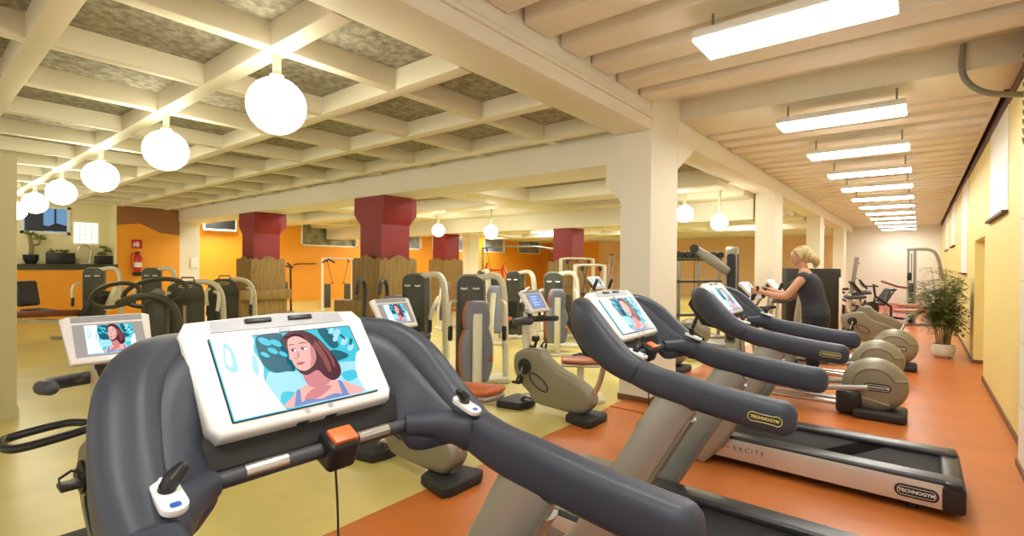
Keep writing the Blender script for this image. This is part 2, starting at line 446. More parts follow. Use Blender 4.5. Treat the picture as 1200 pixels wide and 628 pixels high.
# long orange wall at the back with high windows
b = B()
ws = [(8.9, 9.75), (10.66, 13.37), (16.1, 17.18), (17.9, 20.94), (21.96, 23.9), (25.2, 27.7)]
z0, z1 = 2.30, 3.34
b.box2((XB - .3, 5.6, 0), (XB, YE, z0)).box2((XB - .3, 5.6, z1), (XB, YE, 3.9))
y = 5.6
for a, c in ws: b.box2((XB - .3, y, z0), (XB, a, z1)); y = c
b.box2((XB - .3, y, z0), (XB, YE, z1))
struct(b, 'wall_back', 'orange')
for i, (a, c) in enumerate(ws):
    g = B().box2((XB - .18, a, z0), (XB - .15, c, z1))
    o = struct(g, 'window_%d' % (5 + i), 'glass' if i < 2 else 'glassblue')
    f = B().box2((XB - .14, a, z0), (XB + .02, c, z0 + .07)).box2((XB - .14, a, z1 - .06), (XB + .02, c, z1)).box2((XB - .14, a, z0), (XB + .02, a + .07, z1)).box2((XB - .14, c - .07, z0), (XB + .02, c, z1))
    f.build('window_frame', 'panelwhite', o)
# near-left wall: orange half wall with shelf and pale yellow niche above
LX = -17.6
b = B().box2((LX - .6, -3, 0), (LX, 3.95, 1.47)).box2((LX - .6, 3.95, 0), (LX, 5.5, 2.75))
struct(b, 'wall_left', 'orange')
struct(B().prism([(3.95, 2.62), (4.5, 2.70), (5.0, 2.45), (5.5, 2.40), (5.5, 3.5), (3.95, 3.5)], (LX - .6, 0, 0), (0, 1, 0), (0, 0, 1), (.604, 0, 0)), 'wall_left_upper', 'brown_shade')  # brown tone is shading across the upper wall, put into the colour
struct(B().box2((LX - .7, -3, 0), (LX - .6, 5.5, 3.9)), 'wall_niche', 'pale_yellow')
struct(B().box2((LX - .6, 3.90, 1.47), (LX + .005, 3.95, 3.5)), 'trim_3', 'pale_yellow')
struct(B().box2((LX - .6, -3, 1.47), (LX + .06, 3.97, 1.51), bev=.006).box2((LX - .0, -3, 1.36), (LX + .03, 3.97, 1.47)), 'shelf', 'darkolive')
o = struct(B().box2((LX - .6, 2.12, 2.38), (LX - .585, 2.98, 3.0)), 'window_11', 'dusk')
f = B()
for q in ((2.05, 2.31, 3.05, 2.38), (2.05, 3.0, 3.05, 3.06), (2.05, 2.31, 2.12, 3.06), (2.98, 2.31, 3.05, 3.06)): f.box2((LX - .6, q[0], q[1]), (LX - .55, q[2], q[3]))
f.build('window_frame', 'panelwhite', o)
f = B().box2((LX - .585, 2.14, 2.38), (LX - .57, 2.50, 3.0)).box2((LX - .585, 2.72, 2.38), (LX - .575, 2.76, 3.0))
f.prism([(2.5, 2.40), (2.97, 2.40), (2.97, 2.55), (2.75, 2.62), (2.6, 2.52), (2.5, 2.55)], (LX - .585, 0, 0), (0, 1, 0), (0, 0, 1), (.008, 0, 0))
f.build('tree_silhouette', 'duskdark', o)
o = struct(B().box2((LX - .6, 3.12, 2.08), (LX - .58, 3.66, 2.68)), 'window_12', 'haze')
f = B()
for i in range(5): f.box2((LX - .58, 3.12 + .13*i, 2.08), (LX - .575, 3.13 + .13*i, 2.68))
for i in range(6): f.box2((LX - .58, 3.12, 2.08 + .118*i), (LX - .575, 3.66, 2.09 + .118*i))
f.build('glazing_bars', 'panelwhite', o)
struct(B().box2((-9.5, -3, 0), (-7.1, .78, 2.66)).box2((-9.51, -3, 0), (-7.085, .795, .10)).box2((-9.51, -3, .10), (-7.092, .788, .13)), 'wall_partition', 'shaded_cream')  # cream wall darkened to olive: the shade it stands in is put into the colour

# ------------------------------------------------------------------ ceiling of the coffered hall
RB = 3.15
struct(B().box2((XB - .3, -4, 3.33), (-2.6, 5.6, 3.7)), 'ceiling', 'concrete')
YR = [-1.55, -.45, .65, 1.78, 2.89, 4.03, 5.16]
XR = [-3.70, -4.93, -6.15, -7.46, -8.70, -9.97, -11.28, -12.5, -13.75, -15.0, -16.25, -17.3]
b = B()
for yy in YR:
    b.box2((LX, yy - .075, RB), (-2.84, yy + .075, 3.36), bev=.012)
struct(b, 'ceiling_ribs', 'rib')
b = B()
for xx in XR: b.box2((xx - .06, -4, RB + .004), (xx + .06, 5.5, 3.36), bev=.012)
struct(b, 'ceiling_ribs_lengthwise', 'rib')
# main beams
struct(B().box2((-2.84, -4, 3.155), (-2.4, 5.468, 3.8), bev=.015).box2((-2.4, -4, 3.28), (-2.375, 5.47, 3.32)).box2((-2.4, -4, 3.33), (-2.385, 5.47, 3.36)), 'ceiling_beam', 'white')
struct(B().box2((XB, 5.476, 2.82), (-2.41, 6.27, 3.8), bev=.012), 'ceiling_beam_cross', 'white')
struct(B().box2((-2.84, 6.27, 3.18), (-2.402, YE, 3.8), bev=.015), 'ceiling_beam_aisle', 'white')
for yy, zb in ((11.8, 2.62), (18.13, 3.05), (24.46, 3.05)):
    struct(B().box2((XB, yy + .006, zb), (-2.83, yy + .8, 3.5), bev=.015), 'ceiling_beam_far', 'white')
# recessed ceiling beyond the cross beam
struct(B().box2((XB, 6.28, 3.42), (-2.84, YE, 3.6)), 'ceiling_far', 'white')
b = B()
for y0, y1 in ((6.28, 11.8), (12.6, 18.13), (18.9, 24.46), (25.2, YE)):
    for xx in (-7.75, -12.8, -17.8): b.box2((xx - .35, y0, 3.06), (xx + .65, y1, 3.45), bev=.02)
    m_ = (y0 + y1)/2
    b.box2((XB, m_ + .3, 3.065), (-2.84, m_ + 1.0, 3.45), bev=.02)
    b.box2((XB, y1 - .7, 3.07), (-2.84, y1, 3.45), bev=.02)
struct(b, 'ceiling_ribs_far', 'rib')
b = B()
for x0, x1 in ((-7.1, -2.9), (-12.1, -8.15), (-17.2, -13.2)):
    for y0, y1 in ((6.35, 9.3), (10.0, 11.0)):
        b.box2((x0, y0, 3.36), (x1, y1, 3.42), bev=.02)
struct(b, 'ceiling_recess', 'concrete')

# ------------------------------------------------------------------ ribbed ceiling over the aisle
struct(B().box2((-2.4, -4, 3.72), (RW + .5, YE, 3.85)), 'ceiling_aisle', 'aisle_rib')
b = B(); y = -3.6; ys = []
while y < 5.3: ys.append(y); y += .515
ys = [5.28 - .515*i for i in range(18)]
yy = 7.55
while yy < YE - .3: ys.append(yy); yy += .53
for y in ys:
    b.prism([(-.155, 3.455), (.155, 3.455), (.165, 3.61), (.26, 3.62), (.26, 3.74), (-.26, 3.74), (-.26, 3.62), (-.165, 3.61)], (-2.385, y, 0), (0, 1, 0), (0, 0, 1), (3.03, 0, 0))
struct(b, 'ceiling_boards', 'aisle_rib')
struct(B().box2((-2.4, 6.36, 3.45), (RW + .4, 7.26, 3.8), bev=.012), 'ceiling_beam_soffit', 'white')
struct(B().box2((.63, 7.26, 3.44), (.66, YE, 3.75)), 'trim_4', 'aisle_rib')

# ------------------------------------------------------------------ columns
def column(x, y, m, top, w=.38, d=.81, fl=True, name='column'):
    """x: face towards the aisle, y: near face"""
    b = B().box2((x - w, y, 0), (x, y + d, top))
    if fl:
        e = .2
        b.prism([(x - w, 2.36), (x - w - e, 2.58), (x - w - e, top), (x - w, top)], (0, y, 0), (1, 0, 0), (0, 0, 1), (0, d, 0))
    o = struct(b, name, m)
    return o
column(-2.4, 5.47, 'white', 3.8)
b = B().prism([(6.27, 2.82), (6.92, 3.2), (6.92, 3.42), (6.27, 3.42)], (-2.776, 0, 0), (0, 1, 0), (0, 0, 1), (.379, 0, 0))
struct(b, 'column_bracket', 'white')
struct(B().box2((-2.79, 5.455, 0), (-2.385, 6.3, .07)), 'baseboard_column', 'base')
struct(B().box2((-2.7, 5.1, 0), (-2.2, 5.456, .012)), 'trim_5', 'orange_floor')
for yy in (11.8, 18.13, 24.46): column(-2.402, yy, 'white', 3.178, fl=False)
column(-17.95, 5.47, 'white', 2.818, w=.36, d=.7)
column(-17.5, 18.15, 'white', 3.048, w=.5, d=.7, fl=False); column(-7.3, 18.15, 'white', 3.048, w=.5, d=.7, fl=False)
def redcol(x, y, fl=True, top=2.818, w=.63, d=.64):
    b = B().box2((x - w, y, 0), (x, y + d, top))
    if fl:
        b.prism([(x - w, 2.30), (x - w - .2, 2.50), (x - w - .2, top), (x - w, top)], (0, y, 0), (1, 0, 0), (0, 0, 1), (0, d, 0))
        b.prism([(y + d, 2.30), (y + d + .17, 2.50), (y + d + .17, top), (y + d, top)], (x - w, 0, 0), (0, 1, 0), (0, 0, 1), (w, 0, 0))
        b.prism([(x, 2.30), (x + .07, 2.45), (x + .07, top), (x, top)], (0, y, 0), (1, 0, 0), (0, 0, 1), (0, d, 0))
    return struct(b, 'column_red', 'red')
redcol(-7.46, 5.47); redcol(-12.5, 5.47); redcol(-7.46, 11.8, False, 2.618); redcol(-12.5, 11.8, False, 2.618)
def casing(x, y, label, w=.63, d=.64, h=1.74, ledge=True):
    """oak cladding round a column: scalloped board fronts and a ledge"""
    t = thing('column_casing', label, 'casing', (x - w/2, y + d/2, 0), 0, 'oak casings round the red columns')
    hw, hd = w/2 + .1, d/2 + .1
    def top(L):
        pts = [(-L, 0), (L, 0)]
        segs = ((L, L*.62, .05), (L*.62, -L*.62, .10), (-L*.62, -L, .05))
        for a, c, a_ in segs:
            for i in range(9):
                q = i/8; pts.append((a + (c - a)*q, h - .09 + a_*math.sin(PI*q) + (.0 if a_ < .08 else 0)))
        return pts
    for (o, ux, w_) in (((0, -hd, 0), (1, 0, 0), (0, .05, 0)), ((0, hd - .05, 0), (1, 0, 0), (0, .05, 0))):
        B().prism(top(hw), o, ux, (0, 0, 1), w_).build('board_panel', 'oak', t, 20)
    for o in (hw - .05, -hw):
        B().prism(top(hd - .05), (o, 0, 0), (0, 1, 0), (0, 0, 1), (.05, 0, 0)).build('board_panel', 'oak', t, 20)
    if ledge:
        b = B().box2((-hw - .12, -hd - .3, .70), (hw + .12, -hd, .93), bev=.01).box2((hw, -hd, .70), (hw + .16, hd + .1, .93), bev=.01)
        b.build('ledge', 'oak', t)
        b = B().box2((-hw, -hd - .22, 0), (hw, -hd, .70)).box2((hw, -hd, 0), (hw + .08, hd, .7))
        b.build('plinth', 'oak', t)
    return t
casing(-7.46, 5.47, 'oak board casing with ledge round the largest, nearest red column')
casing(-12.5, 5.47, 'oak board casing with ledge round the leftmost red column')
casing(-12.5, 11.8, 'oak board casing round the slim red column right of the largest red one', ledge=False, h=1.78)
casing(-7.46, 11.8, 'oak board casing round the red column beside the big white pillar')

# ------------------------------------------------------------------ lamps
def pendant(x, y, zc, r, label, top=RB, grp='opal globe pendants in a row'):
    t = thing('pendant_lamp', label, 'lamp', (x, y, top), 0, grp)
    d = zc - top
    B().lathe([(0, -.02), (.06, -.02), (.085, 0)], n=20).build('ceiling_rose', 'cream', t)
    B().cyl((0, 0, -.02), (0, 0, d + r*.96), .03, 14).build('stem', 'cream', t)
    B().lathe([(0, -.03), (.05, -.03), (.05, .02), (.032, .03)], (0, 0, d + r), 18).build('globe_collar', 'cream', t)
    B().ell((0, 0, d), r, n=32, m=20).build('globe', 'globe', t)
    return t
for i, (x, z, r) in enumerate(((-3.70, 2.755, .205), (-6.10, 2.755, .205), (-8.72, 2.755, .205), (-11.3, 2.755, .205), (-13.85, 2.755, .205), (-16.4, 2.755, .205))):
    pendant(x, 1.78, z, r, ['largest white globe pendant, nearest in the row on the left', 'second globe pendant from the front in the row on the left', 'third globe pendant from the front in the row on the left',
        'fourth globe pendant of the left row, small and before the fifth', 'fifth globe pendant of the left row, overlapping the evening window', 'farthest globe pendant of the left row, half hidden by the partition'][i])
pendant(-3.76, 10.25, 2.67, .17, 'globe pendant seen just right of the big white pillar', 3.36, 'opal globes beyond the beam')
pendant(-3.22, 10.75, 2.50, .17, 'globe pendant hanging left of the second white pillar of the aisle', 3.36, 'opal globes beyond the beam')
pendant(-9.3, 10.5, 2.50, .19, 'globe pendant between the two slim red columns', 3.36, 'opal globes beyond the beam')
pendant(-11.45, 10.5, 2.62, .19, 'globe pendant peeping out left of the slim red column', 3.36, 'opal globes beyond the beam')
def ceil_light(x, y, label, top=3.455, L=1.14, W=.40, z=3.2, grp='fluorescent panels along the aisle ceiling'):
    t = thing('ceiling_light', label, 'light', (x, y, top), 0, grp)
    d = z - top
    B().box2((-L/2 - .012, -W/2 - .002, d + .02), (L/2 + .012, W/2 + .002, d + .085), bev=.008).build('housing', 'panelwhite', t)
    B().box2((-L/2 - .01, -W/2, d), (L/2 + .01, W/2, d + .022), bev=.008).build('diffuser', 'tube', t)
    for sx in (-1, 1): B().cyl((sx*(L/2 - .07), 0, d + .075), (sx*(L/2 - .07), 0, .0), .010, 8).build('hanger', 'conduit', t)
    return t
names = ['nearest', 'second', 'third', 'fourth', 'fifth', 'sixth', 'seventh', 'eighth', 'ninth', 'tenth', 'eleventh', 'farthest']
ly = [3.80] + [6.52 + 2.03*i for i in range(11)]
for i, y in enumerate(ly):
    ceil_light(-.70, y, '%s fluorescent panel from the camera under the aisle ceiling' % names[i])
for i, y in enumerate((1.45, -.60, -2.65)): ceil_light(-.70, y, 'added fill light panel under the aisle ceiling, unseen behind the camera')  # out of view, added to throw more light on the consoles
for i, x in enumerate((-8.72, -11.3, -13.85)): pendant(x, -1.55, 2.755, .205, 'added fill light globe of the unseen row behind the camera', grp='opal globes added behind the camera for fill light')  # unseen globes added as extra light for the left of the hall
for y in (7.15, 15.0, 21.3):
    for x in (-5.1, -10.2, -15.2, -18.6): ceil_light(x, y, 'added fill light panel above the hall floor, hidden behind the deep cross beams', 3.36, 1.6, .9, 3.28, 'fill light panels added over the far hall')  # panels kept out of sight, added to brighten the far hall
def dome(x, y, z, label):
    t = thing('dome_light', label, 'light', (x, y, z), 0, 'small round lights beyond the beam')
    B().lathe([(0, 0), (.17, 0), (.18, -.02), (.17, -.03)], n=24).build('base', 'panelwhite', t)
    B().lathe([(.16, -.03), (.15, -.07), (.10, -.11), (0, -.125)], n=24).build('diffuser', 'dome', t)
dome(-5.95, 7.95, 3.36, 'round ceiling light above the gym floor, nearest beyond the beam')
dome(-9.3, 13.4, 3.42, 'small round ceiling light near the cable crossover top bar')
dome(-4.4, 14.0, 3.42, 'tiny round light by the tall strength tower')
ceil_light(-8.6, 8.1, 'slim strip light on the far ceiling between two red columns', 3.36, 1.25, .16, 3.22, 'strip lights beyond the beam')
ceil_light(-8.4, 12.2, 'strip light touching the red column nearest the white pillar', 2.62, 1.4, .2, 2.55, 'strip lights beyond the beam')
b = B(); pts = smooth_path([(.30, 6.33, 3.70), (.29, 6.30, 3.44), (.36, 6.28, 3.28), (.50, 6.34, 3.2), (.715, 6.5, 3.19)], 5)
tag(b.tube(pts, .026, 10).build('conduit_pipe', 'conduit'), 'bent grey conduit hose running from ceiling to yellow wall', 'pipe')
# ================================================================== treadmills
def make_treadmill(label, group):
    t = thing('treadmill', label, 'treadmill', (-.8, 0, 0), 0, group)
    O = (.8, 0, 0)
    b = B(O).box2((-1.95, -.375, .045), (.13, .375, .17), bev=.015); b.build('deck_base', 'black', t)
    # silver side panels, wedge shaped at the front
    for s in (-1, 1):
        p = B(O).prism([(-1.62, .075), (.15, .06), (.15, .215), (-1.62, .225)], (0, s*.385, 0), (1, 0, 0), (0, 0, 1), (0, s*.022, 0), bev=.004).build('side_panel', 'silver', t)
        o, ux = (V((0, s*.408, 0)), V((1, 0, 0)) if s < 0 else V((-1, 0, 0)))
        q = B(O); q.mesh(textmesh('E X C I T E', .048), frame(o + V((-1.02, 0, .158)), ux, (0, 0, 1))); q.box((-1.22, s*.408, .158), (.13, .001, .004)); q.build('lettering', 'black_letter', p, 0)
        bb = B(O)
        c = o + V((.0, 0, .135)); nz = ux.cross(V((0, 0, 1)))
        bb.prism(rrect(.23, .082, .04), c - nz*.003, ux, (0, 0, 1), nz*.008)
        bb.mi = 1; bb.prism(rrect(.20, .056, .026), c + nz*.0046, ux, (0, 0, 1), nz*.001)
        bb.mi = 0; bb.prism(rrect(.194, .050, .023), c + nz*.0052, ux, (0, 0, 1), nz*.001)
        bb.mi = 1; bb.mesh(textmesh('TECHNOGYM', .030, .0009), frame(c + nz*.0068, ux, (0, 0, 1)))
        bb.build('logo_plate', ['black', 'white_letter'], p, 30)
        # rounded foot rail
        B(O).prism(rrect(.145, .05, .02), (-1.62, s*.325, .222), (0, 1, 0), (0, 0, 1), (1.80, 0, 0)).build('foot_rail', 'gloss', t)
    b = B(O).box2((.12, -.418, .045), (.245, .418, .225), bev=.03, seg=3)
    b.box2((.14, -.418, .19), (.23, -.25, .243), bev=.015).box2((.14, .25, .19), (.23, .418, .243), bev=.015)
    b.build('tail_cap', 'black', t)
    b = B(O).box2((-1.5, -.255, .165), (.13, .255, .205)); b.tube([(.13, -.255, .175), (.13, .255, .175)], .03, 14)
    b.mi = 1; b.face([(-.62, -.254, .2056), (-.44, -.254, .2056), (-.18, .254, .2056), (-.36, .254, .2056)])
    b.build('running_belt', ['belt', 'beltmark'], t)
    # motor hood: rows across the deck
    rows = []
    for x, h, w_ in ((-2.0, .06, .36), (-1.98, .20, .38), (-1.9, .285, .40), (-1.75, .32, .41), (-1.58, .315, .41), (-1.42, .27, .41), (-1.34, .225, .40)):
        rows.append([(x, w_*math.copysign(abs(math.cos(a))**.4, math.cos(a)), .05 + (h - .05)*abs(math.sin(a))**.5) for a in [PI*i/16 for i in range(17)]])
    b = B(O); b.grid(rows); b.build('motor_hood', 'steelgrey', t, 50)
    for x, y in ((-1.75, -.3), (-1.75, .3), (-.02, -.3), (-.02, .3)):
        B(O).lathe([(.035, 0), (.035, .03), (.025, .05)], (x, y, 0), 14).build('foot', 'rubber', t)
    # broad leaning uprights
    for s in (-1, 1):
        pts = [(-1.42, s*.435, .06), (-1.30, s*.435, .20), (-1.06, s*.432, .62), (-.87, s*.43, .95), (-.84, s*.43, 1.0)]
        b = B(O).tube(smooth_path(pts, 3), [(.095, .038)]*13, 20, up=(0, 1, 0), e=2.6); b.build('upright', 'upright', t, 60)
        B(O).tube([(x + .088, y + s*.0, z - .04) for x, y, z in pts[1:4]], [(.012, .036)]*3, 8, up=(0, 1, 0)).build('upright_trim', 'steelgrey', t)
    # horseshoe shroud
    K = 5
    half = [(-1.05, .427, 1.083, .050, .061), (-1.15, .427, 1.128, .058, .076), (-1.25, .414, 1.195, .062, .092), (-1.33, .390, 1.258, .064, .102), (-1.40, .345, 1.305, .064, .100), (-1.455, .28, 1.33, .062, .088), (-1.495, .17, 1.338, .060, .072)]
    path = half + [(-1.51, 0, 1.338, .06, .06)] + [(x, -y, z, a, c) for x, y, z, a, c in half[::-1]]
    sp = smooth_path(path, K)
    b = B(O); 
    rings = []
    n = 22
    P = [V(p[:3]) for p in sp]
    for i, p in enumerate(P):
        tt = (P[min(len(P)-1, i+1)] - P[max(0, i-1)]).normalized()
        sd = tt.cross(V((0, 0, 1))).normalized(); u = sd.cross(tt).normalized()
        rings.append([p + sd*(sp[i][3]*math.copysign(abs(math.cos(2*PI*k/n))**.7, math.cos(2*PI*k/n))) + u*(sp[i][4]*math.copysign(abs(math.sin(2*PI*k/n))**.7, math.sin(2*PI*k/n))) for k in range(n)])
    b.grid(rings, closed=True); b.face(rings[0]); b.face(rings[-1][::-1])
    # inner walls of the horseshoe sweep down to the tray
    rows = []
    c0 = V((-1.22, 0, 1.1)); NP = len(P)
    for i, p in enumerate(P):
        tt = (P[min(NP-1, i+1)] - P[max(0, i-1)]).normalized()
        inw = V((0, 0, 1)).cross(tt); inw = V((inw.x, inw.y, 0)).normalized()
        if inw.dot(V((c0.x - p.x, -p.y, 0))) < 0: inw = -inw
        q = min(1, max(0, (min(i, NP-1-i) - 1)/9)); e = q*q*(3 - 2*q)
        a = p + inw*(sp[i][3]*.55) + V((0, 0, sp[i][4]*.62))
        m1 = p + inw*(.06 + .03*e) + V((0, 0, .035))
        m2 = p + inw*(.062 + .075*e) + V((0, 0, -.01 - .04*e))
        m3 = p + inw*(.06 + .105*e) + V((0, 0, -.03 - .085*e))
        m4 = p + inw*(.045 + .09*e) + V((0, 0, -.045 - .11*e))
        rows.append([V(x) for x in smooth_path([tuple(a), tuple(m1), tuple(m2), tuple(m3)], 3)] + [m4, p + V((0, 0, -sp[i][4]*.8))])
    b.grid(rows)
    # lobes that carry the cross bar
    for s in (-1, 1):
        b.tube(smooth_path([(-1.05, s*.425, 1.080), (-1.10, s*.405, 1.094), (-1.15, s*.355, 1.105), (-1.19, s*.305, 1.108), (-1.212, s*.272, 1.108)], 3), [(.055, .055), (.06, .062), (.064, .062), (.062, .058), (.06, .054), (.056, .05), (.05, .046), (.046, .042), (.042, .038), (.038, .036), (.036, .034), (.034, .033), (.032, .032)], 16, up=(0, 0, 1), e=2.4)
    b.build('console_shroud', 'plastic', t, 60)
    for s in (-1, 1):
        pts = [(-1.046, s*.425, 1.083), (-.95, s*.426, 1.055), (-.82, s*.43, 1.035), (-.66, s*.433, 1.012), (-.52, s*.435, .998), (-.42, s*.436, .990)]
        h = B(O).tube(smooth_path(pts, 3), [(.052, .062 + .007*min(i, 5)/5) for i in range(16)], 22, up=(0, 0, 1), e=3, cap='round').build('handrail', 'plastic', t, 60)
        B(O).tube([(-1.052, s*.425, 1.086), (-1.040, s*.425, 1.080)], [(.0525, .0625)]*2, 22, up=(0, 0, 1), e=3).build('joint_seam', 'black', h, 60)
        ux = V((1, 0, -.06)) if s < 0 else V((-1, 0, .06))
        badge(h, (-.475 + .8, s*.4905, .988), ux, (.06, 0, 1), .125, .045, None, 'logoyellow')
    B(O).cyl((-1.213, -.28, 1.108), (-1.213, .28, 1.108), .0195, 18).build('cross_bar', 'plastic2', t)
    for s in (-1, 1):
        B(O).tube([(-1.209, s*.10, 1.113), (-1.209, s*.20, 1.113)], .0175, 16).build('pulse_contact', 'chrome', t)
    m_ = B(O).box((-1.203, .035, 1.104), (.085, .085, .085), rotm(0, .35, 0), bev=.016, seg=3).build('safety_module', 'black', t)
    f = B(O).box((-1.177, .035, 1.147), (.052, .068, .012), rotm(0, .45, 0), bev=.003); f.build('orange_key', 'orangeface', m_)
    pts = smooth_path([(-1.212, .035, 1.065), (-1.20, .037, .92), (-1.195, .036, .70), (-1.20, .036, .55)], 4)
    B(O).tube(pts, .0035, 6).ell((-1.20, .036, .545), (.012, .012, .018)).build('safety_cord', 'black', t)
    # adjustment levers on white plates
    for s in (-1, 1):
        R = rotm(0, .30, 0)
        c = V((-1.068, s*.392, 1.172))
        ux = R @ V((1, 0, 0)); nz = R @ V((0, 0, 1))
        o = c
        p = B(O).prism(rrect(.105, .046, .022), o - nz*.012, ux, (0, 1, 0), nz*.014, bev=.002).build('lever_plate', 'bodywhite', t)
        q = B(O).lathe([(.016, 0), (.014, .012)], o - ux*.012, 14, R)
        q.tube([o - ux*.012 + nz*.006, o - ux*.014 + nz*.022 - V((0, s*.008, 0)), o - ux*.020 + nz*.036 - V((0, s*.024, 0))], [(.013, .013), (.019, .014), (.013, .010)], 12, up=(0, 1, 0), e=3, cap='round')
        q.build('lever', 'black', p)
        B(O).prism(rrect(.014, .018, .005), o + ux*.036 + nz*.002, ux, (0, 1, 0), nz*.0008).build('blue_symbol', 'blue_letter', p)
    # television console
    R = rotm(0, -.70, 0) @ Matrix()
    n_ = V((math.cos(.70), 0, math.sin(.70))); uy = V((-math.sin(.70), 0, math.cos(.70))); ux = V((0, 1, 0))
    c = V((-1.325, -.012, 1.325))
    W_, H_ = .515, .325
    o = c - n_*.05
    poly = [(-W_*.49, -H_*.5 + .03), (-W_*.455, -H_*.5), (W_*.455, -H_*.5), (W_*.49, -H_*.5 + .03), (W_*.505, H_*.5 - .035), (W_*.465, H_*.5), (0, H_*.5 + .012), (-W_*.465, H_*.5), (-W_*.505, H_*.5 - .035)]
    con = B(O).prism(poly, o, ux, uy, n_*.05, bev=.014, seg=3).build('console', 'bodywhite', t, 50)
    b = B(O).prism([(-.19, H_*.5 - .042), (.19, H_*.5 - .042), (.185, H_*.5 - .008), (0, H_*.5 + .004), (-.185, H_*.5 - .008)], c + n_*.0005, ux, uy, n_*.0015); b.build('top_band', 'greyband', con)
    for x0 in (-.065, .055):
        b = B(O); b.box(c + ux*(x0 + .0) + uy*(H_*.5 - .016) + n_*.004, (.008, .072, .014), rotm(0, -.70, 0), bev=.003)
        b.build('top_slot', 'black', con)
    b = B(O).prism(rrect(.036, .014, .004), c + uy*(H_*.5 - .052) + n_*.0005, ux, uy, n_*.002); b.build('badge', 'greyband', con)
    portrait_b = B(O); portrait_b.mi = 10; portrait_b.prism(rrect(.405, .238, .004), c - uy*.016 + n_*.0002, ux, uy, n_*.0012)
    portrait(portrait_b, c - uy*.016 + n_*.0015, ux, uy, .398, .231); portrait_b.build('screen', PIC + ['black'], con, 0)
    b = B(O)
    for x0 in (-.02, .045): b.prism(rrect(.014, .012, .005), c + ux*x0 - uy*(H_*.5 - .018) + n_*.0004, ux, uy, n_*.0012)
    b.build('touch_key', 'greyband', con)
    b = B(O)
    for x0 in (-.03, .05): b.box(c + ux*x0 - uy*(H_*.5 + .0) - n_*.024, (.012, .03, .006), rotm(0, -.70, 0))
    b.build('socket', 'black', con)
    b = B(O).prism([(-1.235, 1.125), (-1.26, 1.19), (-1.50, 1.35), (-1.54, 1.27), (-1.42, 1.10), (-1.30, 1.08)], (0, -.33, 0), (1, 0, 0), (0, 0, 1), (0, .66, 0), bev=.03)  # black tray body whose colour stands for the shadow void under the console
    b.build('console_mount_shade', 'rubber', t)
    return t
tm = make_treadmill('nearest treadmill, its big television console filling the left foreground', 'treadmills in a row on the orange floor')
for i, y in enumerate((.71, 2.69, 4.60)):
    if i == 0: tm.location.y = y
    else: dup(tm, (-.8, y, 0), label=['', 'middle treadmill, its tilted screen in front of the big white pillar', 'farthest treadmill, whose silver EXCITE deck runs out to the right'][i])

